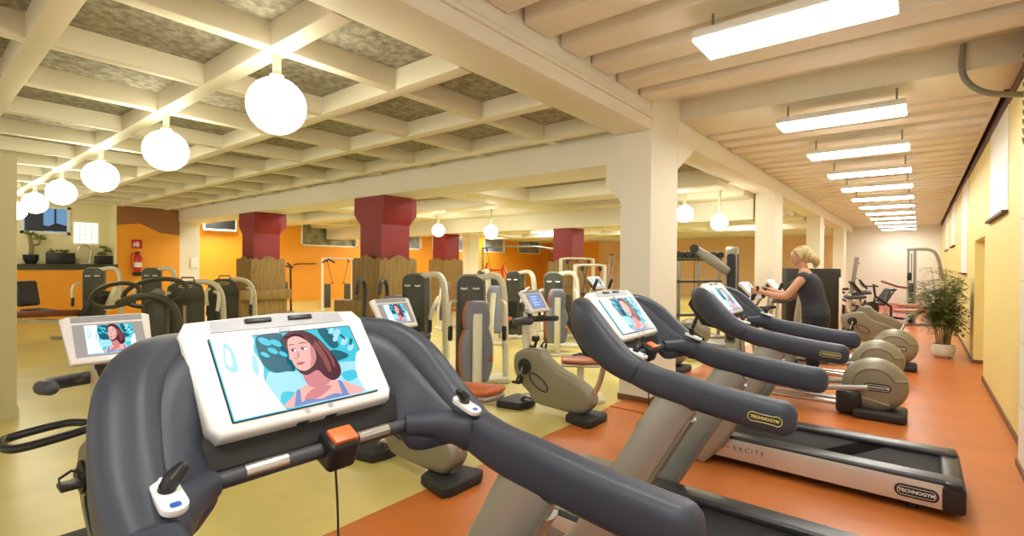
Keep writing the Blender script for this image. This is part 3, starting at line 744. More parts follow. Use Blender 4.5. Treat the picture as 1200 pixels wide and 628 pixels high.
# ================================================================== exercise bikes
def make_bike(label, group, body='olive', screen='portrait', crank=(-.04, -.165), cmat='bodywhite'):
    t = thing('exercise_bike', label, 'exercise bike', (-3.0, 0, 0), 0, group)
    O = (3.0, 0, 0)
    def foot(x, d=1):
        p = [(-.16, -.10), (-.19, -.04), (-.19, .04), (-.16, .10), (.13, .14), (.17, .10), (.17, -.10), (.13, -.14)]
        return B(O).prism([(a*d*.95, c*1.5) for a, c in p], (x, 0, 0), (1, 0, 0), (0, 1, 0), (0, 0, .085), bev=.022, seg=3).build('foot', 'rubber', t)
    foot(-3.52, -1); foot(-2.62, 1)
    B(O).tube(smooth_path([(-3.45, 0, .09), (-3.38, 0, .14), (-3.1, 0, .115), (-2.8, 0, .10), (-2.62, 0, .10)], 4), .028, 12).build('frame_tube', 'chrome', t)
    hs = [(-3.52, .55), (-3.47, .63), (-3.33, .68), (-3.15, .68), (-3.07, .59), (-2.92, .5), (-2.73, .43), (-2.55, .33), (-2.51, .22), (-2.58, .12), (-2.67, .08), (-2.92, .08), (-3.22, .10), (-3.30, .19), (-3.42, .28), (-3.51, .41)]
    hs = smooth_path(hs, 3, closed=True)
    hb = B(O)
    hb.prism(hs, (0, -.085, 0), (1, 0, 0), (0, 0, 1), (0, .17, 0), bev=.045, seg=4)
    h = hb.build('housing', body, t, 50)
    for s in (-1, 1):
        fr = [V((-3.16, s*.088, .335)) + V((.115*math.cos(a) + .0, 0, -.075*math.cos(a))) + V((.035*math.sin(a), 0, .045*math.sin(a))) for a in [2*PI*i/20 for i in range(20)]]
        B(O).tube(fr, .008, 6, closed=True).build('slot_rim', 'black', h)
    R = rotm(PI/2)
    for s in (-1, 1):
        a = .75 if s < 0 else .75 + PI
        ca = V((-3.345, s*.088, .485))
        B(O).lathe([(.085, 0), (.085, .012), (.05, .022), (.05, .03)], ca, 22, rotm(-s*PI/2)).build('crank_disc', 'black', h)
        dx, dz = -s*crank[0], -s*crank[1]
        k = B(O).tube([ca + V((0, s*.035, 0)), ca + V((dx, s*.045, dz))], [(.014, .010)]*2, 8); arm = k.build('crank_arm', 'chrome', t)
        e = ca + V((dx, s*.08, dz))
        pd = B(O).box(e, (.10, .085, .026), bev=.008).build('pedal', 'black', arm)
        B(O).tube([e + V((.03, s*(-.04), .01)), e + V((.035, s*(-.045), .055)), e + V((.035, 0, .08)), e + V((.035, s*.045, .055)), e + V((.03, s*.04, .01))], [(.004, .014)]*5, 8).build('pedal_strap', 'black', pd)
    B(O).tube(smooth_path([(-3.36, 0, .62), (-3.39, 0, .75), (-3.395, 0, .93), (-3.375, 0, 1.06)], 3), [(.05, .04)]*10, 14, e=2.6).build('mast', 'cream', t)
    B(O).tube([(-3.335, 0, .70), (-3.28, .0, .69), (-3.24, 0, .80)], .018, 8).box((-3.25, -.02, .79), (.05, .09, .06), bev=.01).build('adjuster', 'black', t)
    hp = smooth_path([(-3.16, -.24, 1.0), (-3.30, -.25, .985), (-3.42, -.17, .975), (-3.45, 0, .975), (-3.42, .17, .975), (-3.30, .25, .985), (-3.16, .24, 1.0)], 4)
    B(O).tube(hp, .034, 12, cap='round').tube([(-3.40, -.10, .985), (-3.22, -.10, 1.03)], .02, 10, cap='round').tube([(-3.40, .10, .985), (-3.22, .10, 1.03)], .02, 10, cap='round').tube([(-3.4, 0, .97), (-3.36, 0, 1.07)], .045, 12).build('handlebar', 'plastic2', t)
    # console
    al = .62; n_ = V((math.cos(al), 0, math.sin(al))); uy = V((-math.sin(al), 0, math.cos(al))); ux = V((0, 1, 0)); c = V((-3.275, .01, 1.205))
    con = B(O).prism([(-.17, -.135), (.17, -.135), (.19, .125), (.16, .138), (-.16, .138), (-.19, .125)], c - n_*.04, ux, uy, n_*.04, bev=.012, seg=2).build('console', cmat, t, 50)
    B(O).prism([(-.15, .095), (.15, .095), (.15, .128), (-.15, .128)], c + n_*.0005, ux, uy, n_*.0014).build('top_band', 'greyband', con)
    sb = B(O)
    if screen == 'portrait':
        sb.mi = 10; sb.prism([(-.148, -.105), (.148, -.105), (.148, .082), (-.148, .082)], c + n_*.0003, ux, uy, n_*.001)
        portrait(sb, c - uy*.011 + n_*.0014, ux, uy, .205, .165); sb.build('screen', PIC + ['greyband'], con, 0)
    else:
        sb.mi = 1; sb.prism(rrect(.26, .19, .008), c - uy*.01 + n_*.0003, ux, uy, n_*.001)
        sb.mi = 0; sb.prism(rrect(.20, .165, .004), c - uy*.01 + n_*.0012, ux, uy, n_*.0008)
        sb.mi = 2
        for i in range(5): sb.prism([(-.07, .0), (.05 - .02*(i % 3), 0), (.05 - .02*(i % 3), .006), (-.07, .006)], c + uy*(.045 - .026*i) + n_*.0021, ux, uy, n_*.0003)
        sb.build('screen', ['s_lcd', 'greyband', 's_white'], con, 0)
    B(O).box(c - n_*.055, (.03, .20, .14), rotm(0, -al, 0), bev=.01).build('console_back', 'steelgrey', con)
    B(O).tube(smooth_path([(-2.60, 0, .10), (-2.57, 0, .20), (-2.47, 0, .42), (-2.42, 0, .60), (-2.40, 0, .68)], 3), [(.032, .026)]*13, 14).build('seat_post', 'chrome', t)
    sd = [(-2.62, .035, .02), (-2.5, .05, .03), (-2.38, .10, .04), (-2.28, .125, .045), (-2.22, .11, .04)]
    b = B(O).tube([(x, 0, .735 + .012*(i == 4)) for i, (x, y, z) in enumerate(sd)], [(y, z) for x, y, z in sd], 16, up=(0, 0, 1), cap='round'); sa = b.build('saddle', 'padorange', t, 60)
    B(O).tube([(x, 0, .705) for x, y, z in sd], [(y*1.02, z*.8) for x, y, z in sd], 16, up=(0, 0, 1), cap='round').build('saddle_base', 'steelgrey', sa, 60)
    return t
g = 'exercise bikes behind the treadmills'
bk = make_bike('exercise bike left of the nearest treadmill, with loop handle and portrait screen', g, crank=(.17, .03))
bk.location.y = .70
dup(bk, (-3.0, 2.54, 0), label='exercise bike half hidden behind the nearest treadmill, portrait on its small screen')
bc = make_bike('olive exercise bike with blue screen, left of the middle treadmill', g, screen='lcd'); bc.location.y = 4.44
O = (3.0, 0, 0)
b = B(O).tube(smooth_path([(-3.40, -.04, .72), (-3.34, -.12, .72), (-3.34, -.29, .70), (-3.38, -.36, .695), (-3.52, -.37, .695), (-3.58, -.32, .70), (-3.58, -.12, .72), (-3.50, -.04, .72)], 4), .021, 10)
b.build('loop_handle', 'black', bk)

# ================================================================== elliptical trainers
def make_elliptical(label, group):
    """local origin under the rear flywheel; console towards -x"""
    t = thing('elliptical_trainer', label, 'cross trainer', (0, 0, 0), 0, group)
    cz = .345
    b = B()
    prof = [(0, -.15), (.18, -.15), (.245, -.132), (.268, -.10), (.272, 0), (.268, .10), (.245, .132), (.18, .15), (0, .15)]
    b.lathe(prof, (0, 0, cz), 40, rotm(PI/2) @ Matrix.Diagonal((1.08, 1, 1, 1)))
    fw_ = b.build('flywheel_housing', 'olive', t, 40)
    for s in (-1, 1):
        # raised spiral rib, and a plate on each cheek
        pts = [(.335*math.cos(a)*.98, s*(.152 + .008*(r_ < .25)), cz + r_*math.sin(a)) if False else (r_*1.05*math.cos(a), s*.147, cz + r_*math.sin(a)) for a, r_ in [(PI*.12 + i*PI*.075, .185) for i in range(16)]] 
        pts = [(.275, s*.125, cz + .075)] + pts + [(.13, s*.143, cz - .185)]
        B().tube(pts, .016, 8).build('cheek_rib', 'olive', fw_)
        ux = V((1, 0, 0)) if s < 0 else V((-1, 0, 0))
        badge(fw_, V((.03, s*.151, cz - .01)), ux, (0, 0, 1), .235, .085, 'black', 'white_letter', True)
    B().box((.05, -.02, .05), (.46, .46, .10), bev=.035, seg=3).build('rear_foot', 'rubber', t)
    B().box((-.22, 0, .14), (.24, .38, .26), bev=.05, seg=3).build('lower_cover', 'black', t)
    for s in (-1, 1):
        B().tube([(-.1, s*.12, .11), (-1.5, s*.12, .11)], .03, 12).build('frame_rail', 'chrome', t)
        B().tube([(-.05, s*.21, .33), (-.55, s*.21, .26), (-1.22, s*.20, .22)], [(.022, .03)]*3, 12).build('pedal_arm', 'upright', t)
        B().box((-.72, s*.23, .285), (.38, .15, .03), bev=.012).box((-.545, s*.23, .32), (.03, .15, .07), bev=.01).build('pedal', 'black', t)
        B().tube(smooth_path([(-1.22, s*.20, .25), (-1.28, s*.23, .70), (-1.27, s*.26, 1.05), (-1.16, s*.26, 1.25), (-1.12, s*.25, 1.33)], 4), .02, 12, cap='round').build('moving_handle', 'chrome', t)
        B().tube([(-1.17, s*.26, 1.22), (-1.12, s*.25, 1.345)], .026, 12, cap='round').build('hand_grip', 'black', t)
    B().box((-1.48, 0, .045), (.22, .56, .09), bev=.03, seg=3).build('front_foot', 'rubber', t)
    B().tube(smooth_path([(-1.45, 0, .08), (-1.40, 0, .45), (-1.34, 0, .9), (-1.30, 0, 1.2)], 4), [(.055, .05)]*13, 14, e=2.6).build('mast', 'upright', t)
    hb = B().tube(smooth_path([(-1.02, -.17, 1.10), (-1.15, -.19, 1.08), (-1.28, -.10, 1.08), (-1.30, 0, 1.08), (-1.28, .10, 1.08), (-1.15, .19, 1.08), (-1.02, .17, 1.10)], 4), .02, 12, cap='round').build('handlebar', 'black', t)
    al = .72; n_ = V((math.cos(al), 0, math.sin(al))); uy = V((-math.sin(al), 0, math.cos(al))); ux = V((0, 1, 0)); c = V((-1.24, 0, 1.31))
    con = B().prism([(-.17, -.13), (.17, -.13), (.195, .12), (.165, .135), (-.165, .135), (-.195, .12)], c - n_*.04, ux, uy, n_*.04, bev=.012).build('console', 'bodywhite', t, 50)
    sb = B(); sb.mi = 10; sb.prism(rrect(.30, .19, .006), c - uy*.01 + n_*.0003, ux, uy, n_*.001)
    portrait(sb, c - uy*.01 + n_*.0014, ux, uy, .24, .165); sb.build('screen', PIC + ['greyband'], con, 0)
    B().box(c - n_*.07, (.06, .28, .20), rotm(0, -al, 0), bev=.02).build('console_back', 'plastic2', con)
    return t
g = 'cross trainers in line beyond the treadmills'
el = make_elliptical('cross trainer the woman stands on, its round housing nearest by the deck end', g)
el.location = (-.36, 6.66, 0)
dup(el, (-.42, 8.35, 0), label='second cross trainer, round housing peeping over the nearest one')
dup(el, (-.29, 10.0, 0), label='third cross trainer, farthest round housing on the orange aisle floor')
g = 'older cross trainers between the white pillars'
dup(el, (-2.95, 7.45, 0), label='cross trainer just behind the big white pillar, only its rear end showing', group=g)
dup(el, (-3.3, 9.5, 0), label='cross trainer seen between the big white pillar and the farthest treadmill console', group=g)

# recumbent style bikes further down the aisle
b2 = make_bike('exercise bike with olive body standing farthest along the aisle, left of the potted palm', 'bikes at the far end of the aisle', screen='lcd', cmat='black')
b2.location = (-.75, 12.6, 0); b2.rotation_euler.z = 0.25
dup(b2, (-.75, 14.6, 0), rz=.1, label='exercise bike just beyond the farthest olive bodied one', group='bikes at the far end of the aisle')
# ================================================================== strength machines
def rpoly(w, h, r): return [(x, y + h/2) for x, y in rrect(w, h, r)]
def make_tower_machine(label, group, hood=False, seat=True, turn=.6):
    """local: weight tower at the origin, user sits at +x facing the tower"""
    t = thing('weight_machine', label, 'strength machine', (0, 0, 0), 0, group)
    if hood:
        B().prism([(-.26, 0), (.26, 0), (.26, 1.05), (.22, 1.20), (.10, 1.28), (-.12, 1.28), (-.24, 1.20), (-.27, 1.05)], (-.12, 0, 0), (0, 1, 0), (0, 0, 1), (.26, 0, 0), bev=.03).build('weight_shroud', 'darkolive', t)
        b = B().prism([(-.24, .96), (.24, .96), (.22, 1.16), (.10, 1.25), (-.12, 1.25), (-.22, 1.16)], (.14, 0, 0), (0, 1, 0), (0, 0, 1), (.03, 0, 0), bev=.01); hd = b.build('hood_front', 'darkolive', t)
        pts = [(.175, .0 + .09*math.cos(a), 1.20 + .022*math.sin(a)) for a in [2*PI*i/24 for i in range(24)]]
        B().tube(pts, .006, 6, closed=True).build('logo_rim', 'logoyellow', hd)
        B().tube(smooth_path([(0, .05, 1.25), (0, .22, 1.27), (0, .40, 1.22), (0, .50, 1.05), (0, .53, .75), (0, .55, 0)], 5), [(.06, .045)]*26, 14, e=2.6).build('curved_post', 'cream', t)
        B().tube([(.05, -.08, 1.27), (.05, -.06, 1.34), (.05, .10, 1.34), (.05, .12, 1.27)], .012, 8).build('grab_handle', 'black', t)
    else:
        B().prism(rpoly(.36, 1.44, .12), (-.10, 0, 0), (0, 1, 0), (0, 0, 1), (.2, 0, 0), bev=.02).build('weight_shroud', 'darkolive', t)
        b = B().prism(rpoly(.40, 1.46, .13), (-.13, 0, 0), (0, 1, 0), (0, 0, 1), (.05, 0, 0), bev=.01); b.build('shroud_back', 'steelgrey', t)
        b = B()
        for i in range(12): b.box((.105, 0, .22 + .05*i), (.01, .22, .042))
        b.build('weight_stack', 'black', t)
        B().tube(smooth_path([(.0, .10, 1.40), (0, .28, 1.44), (0, .40, 1.40), (0, .46, 1.22), (0, .48, .8), (0, .50, 0)], 5), [(.065, .045)]*26, 14, e=2.8).build('curved_post', 'cream', t)
        for y in (-.08, .08): B().tube([(.12, y - .04, 1.27), (.16, y, 1.265), (.12, y + .04, 1.27)], .014, 8).build('white_grip', 'bodywhite', t)
    B().box2((-.2, -.25, 0), (.2, .55, .06), bev=.015).build('base_plate', 'cream', t)
    if seat: B().tube([(.0, .1, .05), (1.15, .1, .05)], [(.04, .03)]*2, 10, up=(0, 0, 1), e=4).build('base_rail', 'cream', t)
    if seat:
        B().box((1.15, .1, .03), (.08, .6, .06), bev=.015).build('rear_foot', 'cream', t)
        B().tube([(.78, .1, .05), (.80, .1, .44)], [(.04, .04)]*2, 10, e=4).build('seat_post', 'cream', t)
        B().box((.80, .1, .48), (.40, .38, .08), bev=.035, seg=3).build('seat_pad', 'padorange', t)
        B().tube(smooth_path([(1.12, .1, .05), (1.16, .1, .35), (1.12, .1, .7), (1.07, .1, 1.02)], 4), [(.055, .03)]*13, 12, e=3).build('back_support', 'cream', t)
        # lumbar shell and head pad: rust cushion facing the tower, grey shell behind
        for (z0, z1, w, nm) in ((.26, .80, .44, 'back_pad'), (.80, 1.12, .33, 'head_pad')):
            rows = []
            for k in range(9):
                q = k/8; z = z0 + (z1 - z0)*q; ww = w/2*(1 - .25*abs(q*2 - 1)**3)
                rows.append((1.04 - .05*(z - .3), .1, z, ww))
            ct, st_ = math.cos(turn), math.sin(turn)
            o = B().tube([(x, y, z) for x, y, z, ww in rows], [(ww, .05) for *_, ww in rows], 20, up=(ct, st_, 0), e=3.5, cap='round').build(nm, 'pad', t, 50)
            B().tube([(x - .05*ct, y - .05*st_, z) for x, y, z, ww in rows], [(ww*1.02, .045) for *_, ww in rows], 20, up=(ct, st_, 0), e=3.5, cap='round').build('cushion', 'padorange', o, 50)
    for s in (-1, 1):
        B().tube(smooth_path([(.1, .1 + s*.30, 1.1), (.35, .1 + s*.36, 1.08), (.52, .1 + s*.36, .95), (.56, .1 + s*.34, .78)], 4), .026, 10, cap='round').build('lever_arm', 'cream', t)
        B().tube([(.56, .1 + s*.34, .80), (.57, .1 + s*.34, .66)], .03, 10, cap='round').build('hand_grip', 'black', t)
    return t
g = 'cream framed strength machines'
w1 = make_tower_machine('strength machine with rust and grey padded back rest in the middle of the hall', g)
w1.location = (-4.78, 4.98, 0); w1.rotation_euler.z = math.radians(-47)
w2 = dup(w1, (-5.95, 5.0, 0), rz=math.radians(-62), label='strength machine right of the largest red column, brown pad behind the small bike screen')
for y in (-.42, -.78):
    B().tube(smooth_path([(.15, y, .6), (.12, y, .95), (.10, y, 1.20), (.18, y, 1.34), (.32, y, 1.30), (.36, y, 1.16)], 4), [(.03, .035)]*21, 10, cap='round').build('hooked_arm', 'darkolive', w2)
dup(w1, (-6.9, 8.6, 0), rz=math.radians(-80), label='dark towered strength machine just left of the blue bike screen, farther back')
dup(w1, (-8.6, 9.4, 0), rz=math.radians(-120), label='small far strength machine peeping between two dark towers near the slim red column')
dup(w1, (-5.6, 8.2, 0), rz=-1.0, label='strength machine directly right of the blue bike screen, before the red column casing')
w3 = make_tower_machine('dark weight tower in front of the orange wall, nearest the leg machine', g, seat=False)
w3.location = (-14.3, 2.80, 0); w3.rotation_euler.z = math.radians(-22)
dup(w3, (-14.0, 3.80, 0), label='dark weight tower below the fire extinguisher')
h1 = make_tower_machine('hooded strength machine with curved cream post, left of the pair', 'hooded machines left of the first red column', hood=True, seat=False)
h1.location = (-9.35, 3.02, 0); h1.rotation_euler.z = math.radians(-21)
dup(h1, (-10.3, 3.95, 0), label='hooded strength machine with curved cream post, right of the pair by the oak casing')
# machine with big looped arms
t = thing('weight_machine', 'strength machine with three big dark looped arms', 'strength machine', (-8.7, 2.35, 0), math.radians(-21))
for i, (y, z, a, c, r) in enumerate(((-.40, 1.12, .29, .16, .03), (.04, 1.13, .40, .20, .034))):
    B().tube([(.05 - .25*i + .12*math.cos(q), y + a*math.cos(q), z + c*math.sin(q) + .06*math.cos(q)) for q in [2*PI*k/30 for k in range(30)]], r, 10, closed=True).build('looped_arm', 'darkolive', t)
B().tube(smooth_path([(.3, -.32, 1.02), (.3, -.16, 1.09), (.3, .06, 1.11), (.3, .24, 1.02), (.3, .34, .84), (.3, .37, .5)], 5), [(.055, .05)]*26, 12, cap='round').build('arched_arm', 'darkolive', t)
B().box((.05, .08, .55), (.22, .3, 1.0), bev=.06).build('weight_shroud', 'darkolive', t)
B().box((.05, .05, .03), (.9, .7, .06), bev=.02).build('base_plate', 'cream', t)
B().lathe([(0, -.03), (.09, -.03), (.09, .03), (0, .03)], (.12, .1, 1.12), 20, rotm(0, PI/2)).build('pivot_disc', 'steelgrey', t)
B().tube([(.05, .42, .05), (.05, .42, .95)], .02, 8).build('guide_rod', 'chrome', t)
# leg machine by the partition
t = thing('leg_machine', 'low leg machine with black pads and roller beside the partition', 'strength machine', (-12.6, 2.05, 0), math.radians(36))
B().tube([(-.95, -.3, .0), (-.93, -.3, .45), (-.6, -.3, .5)], [(.04, .03)]*3, 10).build('front_leg', 'cream', t)
B().tube([(.55, .35, .0), (.52, .32, .46), (.2, .2, .5)], [(.04, .03)]*3, 10).build('rear_leg', 'cream', t)
B().tube([(-.9, -.25, .47), (.55, .3, .42)], [(.04, .04)]*2, 10, e=4).build('frame_beam', 'cream', t)
B().tube([(-.8, .5, .05), (.5, .6, .05)], .03, 10).build('base_rail', 'steelgrey', t)
b = B().box((-.62, -.15, .98), (.10, .40, .48), rotm(0, -.18, 0), bev=.045, seg=3); b.build('back_pad', 'blackpad', t)
b = B().box((-.38, -.10, .62), (.50, .42, .11), rotm(0, .1, 0), bev=.045, seg=3); b.build('seat_pad', 'blackpad', t)
B().tube([(-.30, -.75, .64), (.1, .15, .60)], .062, 14, cap='round').build('roller', 'leather', t)
b = B().box((.36, .28, .72), (.16, .46, .62), rotm(0, .55, 0), bev=.05, seg=3); b.build('thigh_pad', 'blackpad', t)
B().box((.62, .34, .86), (.10, .12, .5), rotm(0, .45, 0), bev=.02).build('pad_support', 'cream', t)

# cable machines
def make_cable(label, w=1.15, h=1.75, m='cream', arch=False, loc=(0, 0, 0), rz=0):
    t = thing('cable_machine', label, 'strength machine', loc, rz)
    for s in (-1, 1):
        B().tube([(0, s*w/2, 0), (0, s*w/2, h)], [(.04, .03)]*2, 10, e=4).build('post', m, t)
        B().box((0, s*w/2, .03), (.7, .09, .06), bev=.015).build('foot', m, t)
        B().box((-.05, s*(w/2 - .16), .5), (.12, .2, .8), bev=.02).build('weight_stack', 'darkolive', t)
        B().lathe([(.05, -.02), (.06, 0), (.05, .02)], (.06, s*(w/2 - .14), h - .08), 16, rotm(PI/2)).build('pulley', 'black', t)
        B().tube([(.08, s*(w/2 - .14), h - .1), (.12, s*(w/2 - .3), h*.55)], .008, 6).build('cable', 'black', t)
        B().tube([(.12, s*(w/2 - .3) - .05, h*.53), (.12, s*(w/2 - .3) + .05, h*.53)], .016, 8).build('handle', 'black', t)
    top = [(0, -w/2, h - .02), (0, -w/4, h + (.06 if arch else 0)), (0, w/4, h + (.06 if arch else 0)), (0, w/2, h - .02)]
    B().tube(top, [(.035, .03)]*4, 10).build('top_bar', m, t)
    return t
c1 = make_cable('cream cable machine against the orange wall between the first two red columns', w=.95, loc=(-15.2, 9.4, 0), rz=-.45)
B().tube([(.1, -.5, 1.6), (.12, -.3, 1.72), (.1, -.1, 1.6)], .03, 8).build('pull_handle', 'black', c1)
make_cable('cream cable frame in front of the red column beside the big white pillar', .8, 1.75, 'cream', False, (-6.3, 10.2, 0), -.7)
make_cable('low cream cable frame just left of the big white pillar', .7, 1.6, 'cream', False, (-5.6, 9.6, 0), -.6)
make_cable('wide cable crossover frame with long top bar between the slim red columns', 2.5, 2.16, 'steelgrey', True, (-10.75, 13.6, 0), -.75)
t = thing('cable_machine', 'dark upright pulley frame standing near the first red column', 'strength machine', (-15.6, 7.75, 0), -.4)
for s in (-1, 1): B().tube([(0, s*.22, 0), (0, s*.2, 1.5), (.1, s*.1, 1.58)], .03, 8).build('post', 'black', t)
B().box((.05, 0, .75), (.25, .25, .5), bev=.05).build('weight_stack', 'darkolive', t)
B().tube([(.1, -.25, 1.45), (.25, 0, 1.5), (.1, .25, 1.45)], .03, 8, cap='round').build('handlebar', 'black', t)
B().box((0, 0, .03), (.6, .6, .06), bev=.02).build('base_plate', 'steelgrey', t)
tag(B().tube(smooth_path([(-19.98, 10.35, 1.50), (-19.85, 10.35, 1.52), (-19.82, 10.5, 1.55), (-19.82, 11.2, 1.56), (-19.98, 11.25, 1.56)], 3), .025, 8).build('wall_rail', 'black'), 'short black rail fixed on the orange wall under the window', 'rail')
# red lever machine
t = thing('lever_machine', 'red framed lever machine under the cable crossover', 'strength machine', (-11.3, 12.95, 0), -.7)
for s in (-1, 1):
    B().tube(smooth_path([(0, s*.3, 0), (.05, s*.3, .9), (.0, s*.28, 1.45), (.35, s*.3, 1.62)], 4), .035, 8).build('upright', 'redmetal', t)
    B().tube([(.1, s*.34, 1.45), (.7, s*.4, 1.05), (.95, s*.4, 1.2)], .032, 8).build('lever_arm', 'redmetal', t)
    B().lathe([(.0, -.03), (.17, -.03), (.17, .03), (0, .03)], (.55, s*.46, 1.13), 20, rotm(PI/2)).build('weight_plate', 'black', t)
B().tube([(0, -.3, 1.4), (0, .3, 1.4)], .03, 8).build('cross_bar', 'redmetal', t)
B().box((.5, 0, .48), (.5, .35, .09), bev=.04).build('seat_pad', 'blackpad', t)
B().box((.25, 0, .85), (.1, .32, .6), rotm(0, -.2, 0), bev=.04).build('back_pad', 'blackpad', t)
B().box((.4, 0, .03), (1.0, .6, .06), bev=.02).build('base_plate', 'steelgrey', t)
def bench(label, loc, rz):
    t = thing('weight_bench', label, 'bench', loc, rz, 'padded benches in the hall')
    B().box((.32, 0, .62), (.9, .34, .10), rotm(0, -.6, 0), bev=.045).build('back_pad', 'blackpad', t)
    B().box((-.32, 0, .42), (.45, .34, .09), bev=.04).build('seat_pad', 'blackpad', t)
    for x in (-.45, .45):
        B().tube([(x, 0, .05), (x*.7, 0, .42 + (.15 if x > 0 else 0))], [(.035, .03)]*2, 8).build('leg', 'cream', t)
        B().box((x, 0, .025), (.08, .5, .05), bev=.012).build('foot', 'cream', t)
    B().tube([(-.45, 0, .08), (.45, 0, .08)], .03, 8).build('base_rail', 'cream', t)
    return t
bench('black padded incline bench near the red lever machine', (-9.8, 11.9, 0), 2.2)
bench('black padded incline bench in the far middle of the hall', (-7.4, 9.9, 0), -.5)
t = thing('padded_seat', 'low rust padded seat on grey base between the olive bike and the big white pillar', 'seat', (-3.12, 5.15, 0), .6)
B().tube([(-.2, 0, .47), (0, 0, .465), (.2, 0, .47)], [(.15, .03), (.18, .04), (.16, .035)], 16, up=(0, 0, 1), cap='round').build('seat_pad', 'padorange', t)
B().tube([(-.2, 0, .42), (.2, 0, .42)], [(.15, .03), (.15, .03)], 16, up=(0, 0, 1), cap='round').build('seat_shell', 'cream', t)
B().tube([(0, 0, .03), (0, 0, .41)], [(.05, .04)]*2, 10, e=4).build('post', 'cream', t)
B().box((0, 0, .025), (.55, .38, .05), bev=.015).build('base_plate', 'cream', t)
# far A shaped stand
t = thing('plate_tree', 'tall A shaped stand with red plates, right of the red column', 'stand', (-9.3, 17.6, 0), -.5)
for s in (-1, 1): B().tube([(0, s*.32, 0), (0, s*.05, 2.0)], .03, 8).build('leg', 'steelgrey', t)
B().tube([(-.35, 0, 0), (0, 0, 1.95)], .03, 8).build('rear_leg', 'steelgrey', t)
for i in range(5): B().tube([(0, -.30 + .05*i, .25 + .35*i), (0, .30 - .05*i, .25 + .35*i)], .022, 8).build('rung', 'redmetal', t)
B().box((0, 0, 2.0), (.08, .16, .06), bev=.015).build('top_cap', 'black', t)

# rack with round weights, right of the pillar
t = thing('weight_rack', 'tall dark rack carrying round weights, right of the big white pillar', 'rack', (-4.0, 11.2, 0), -.68)
for y in (-.75, -.25, .25, .75):
    B().box2((-.03, y - .03, 0), (.03, y + .03, 1.75), bev=.008).build('post', 'steelgrey', t)
for z in (1.74, 1.25, .5):
    B().box2((-.05, -.8, z - .03), (.05, .8, z + .03), bev=.008).build('rail', 'darkolive', t)
for y in (-.5, .5): B().box((0, y, .03), (.7, .5, .06), bev=.015).build('foot', 'steelgrey', t)
Rk = Matrix.Rotation(-.68, 4, 'Z')
d0 = None
for i in range(8):
    p = V((-4.0, 11.2, 0)) + Rk @ V((0, -.72 + .205*i, 1.77))
    if d0 is None:
        d0 = thing('dumbbell', 'black round headed dumbbell on the top rail of the tall weight rack', 'dumbbell', p, -.68, 'dumbbells on the tall rack')
        for s in (-1, 1): B().lathe([(0, -.04), (.065, -.04), (.075, -.02), (.075, .02), (.065, .04), (0, .04)], (s*.10, 0, .075), 16, rotm(0, PI/2)).build('head', 'black', d0)
        B().cyl((-.1, 0, .075), (.1, 0, .075), .016, 8).build('grip', 'chrome', d0)
    else: dup(d0, p)
# grey tower with slanting arm
t = thing('strength_tower', 'tall grey strength tower with slanted arm by the second white aisle pillar', 'strength machine', (-2.95, 10.75, 0), .1)
B().prism(rpoly(.30, 2.0, .14), (-.12, 0, 0), (0, 1, 0), (0, 0, 1), (.22, 0, 0), bev=.02).build('tower_body', 'steelgrey', t)
B().prism(rpoly(.16, 1.75, .06), (.101, 0, .1), (0, 1, 0), (0, 0, 1), (.012, 0, 0)).build('weight_window', 'black', t)
B().prism(rpoly(.16, 1.75, .06), (0, -.152, .1), (1, 0, 0), (0, 0, 1), (0, -.012, 0)).build('side_window', 'black', t)
B().tube([(-.08, -.18, 1.50), (-.35, -.28, 1.72), (-.62, -.36, 1.93)], [(.055, .09), (.06, .11), (.05, .07)], 14, e=3, cap='round').build('slanted_arm', 'steelgrey', t)
B().lathe([(0, -.05), (.09, -.05), (.09, .05), (0, .05)], (-.66, -.37, 1.95), 18, rotm(PI/2)).build('pulley', 'black', t)
B().tube([(-.66, -.38, 1.9), (-.66, -.4, .9)], .008, 6).build('cable', 'black', t)
B().box((-.3, -.1, .03), (1.0, .7, .06), bev=.02).build('base_plate', 'steelgrey', t)

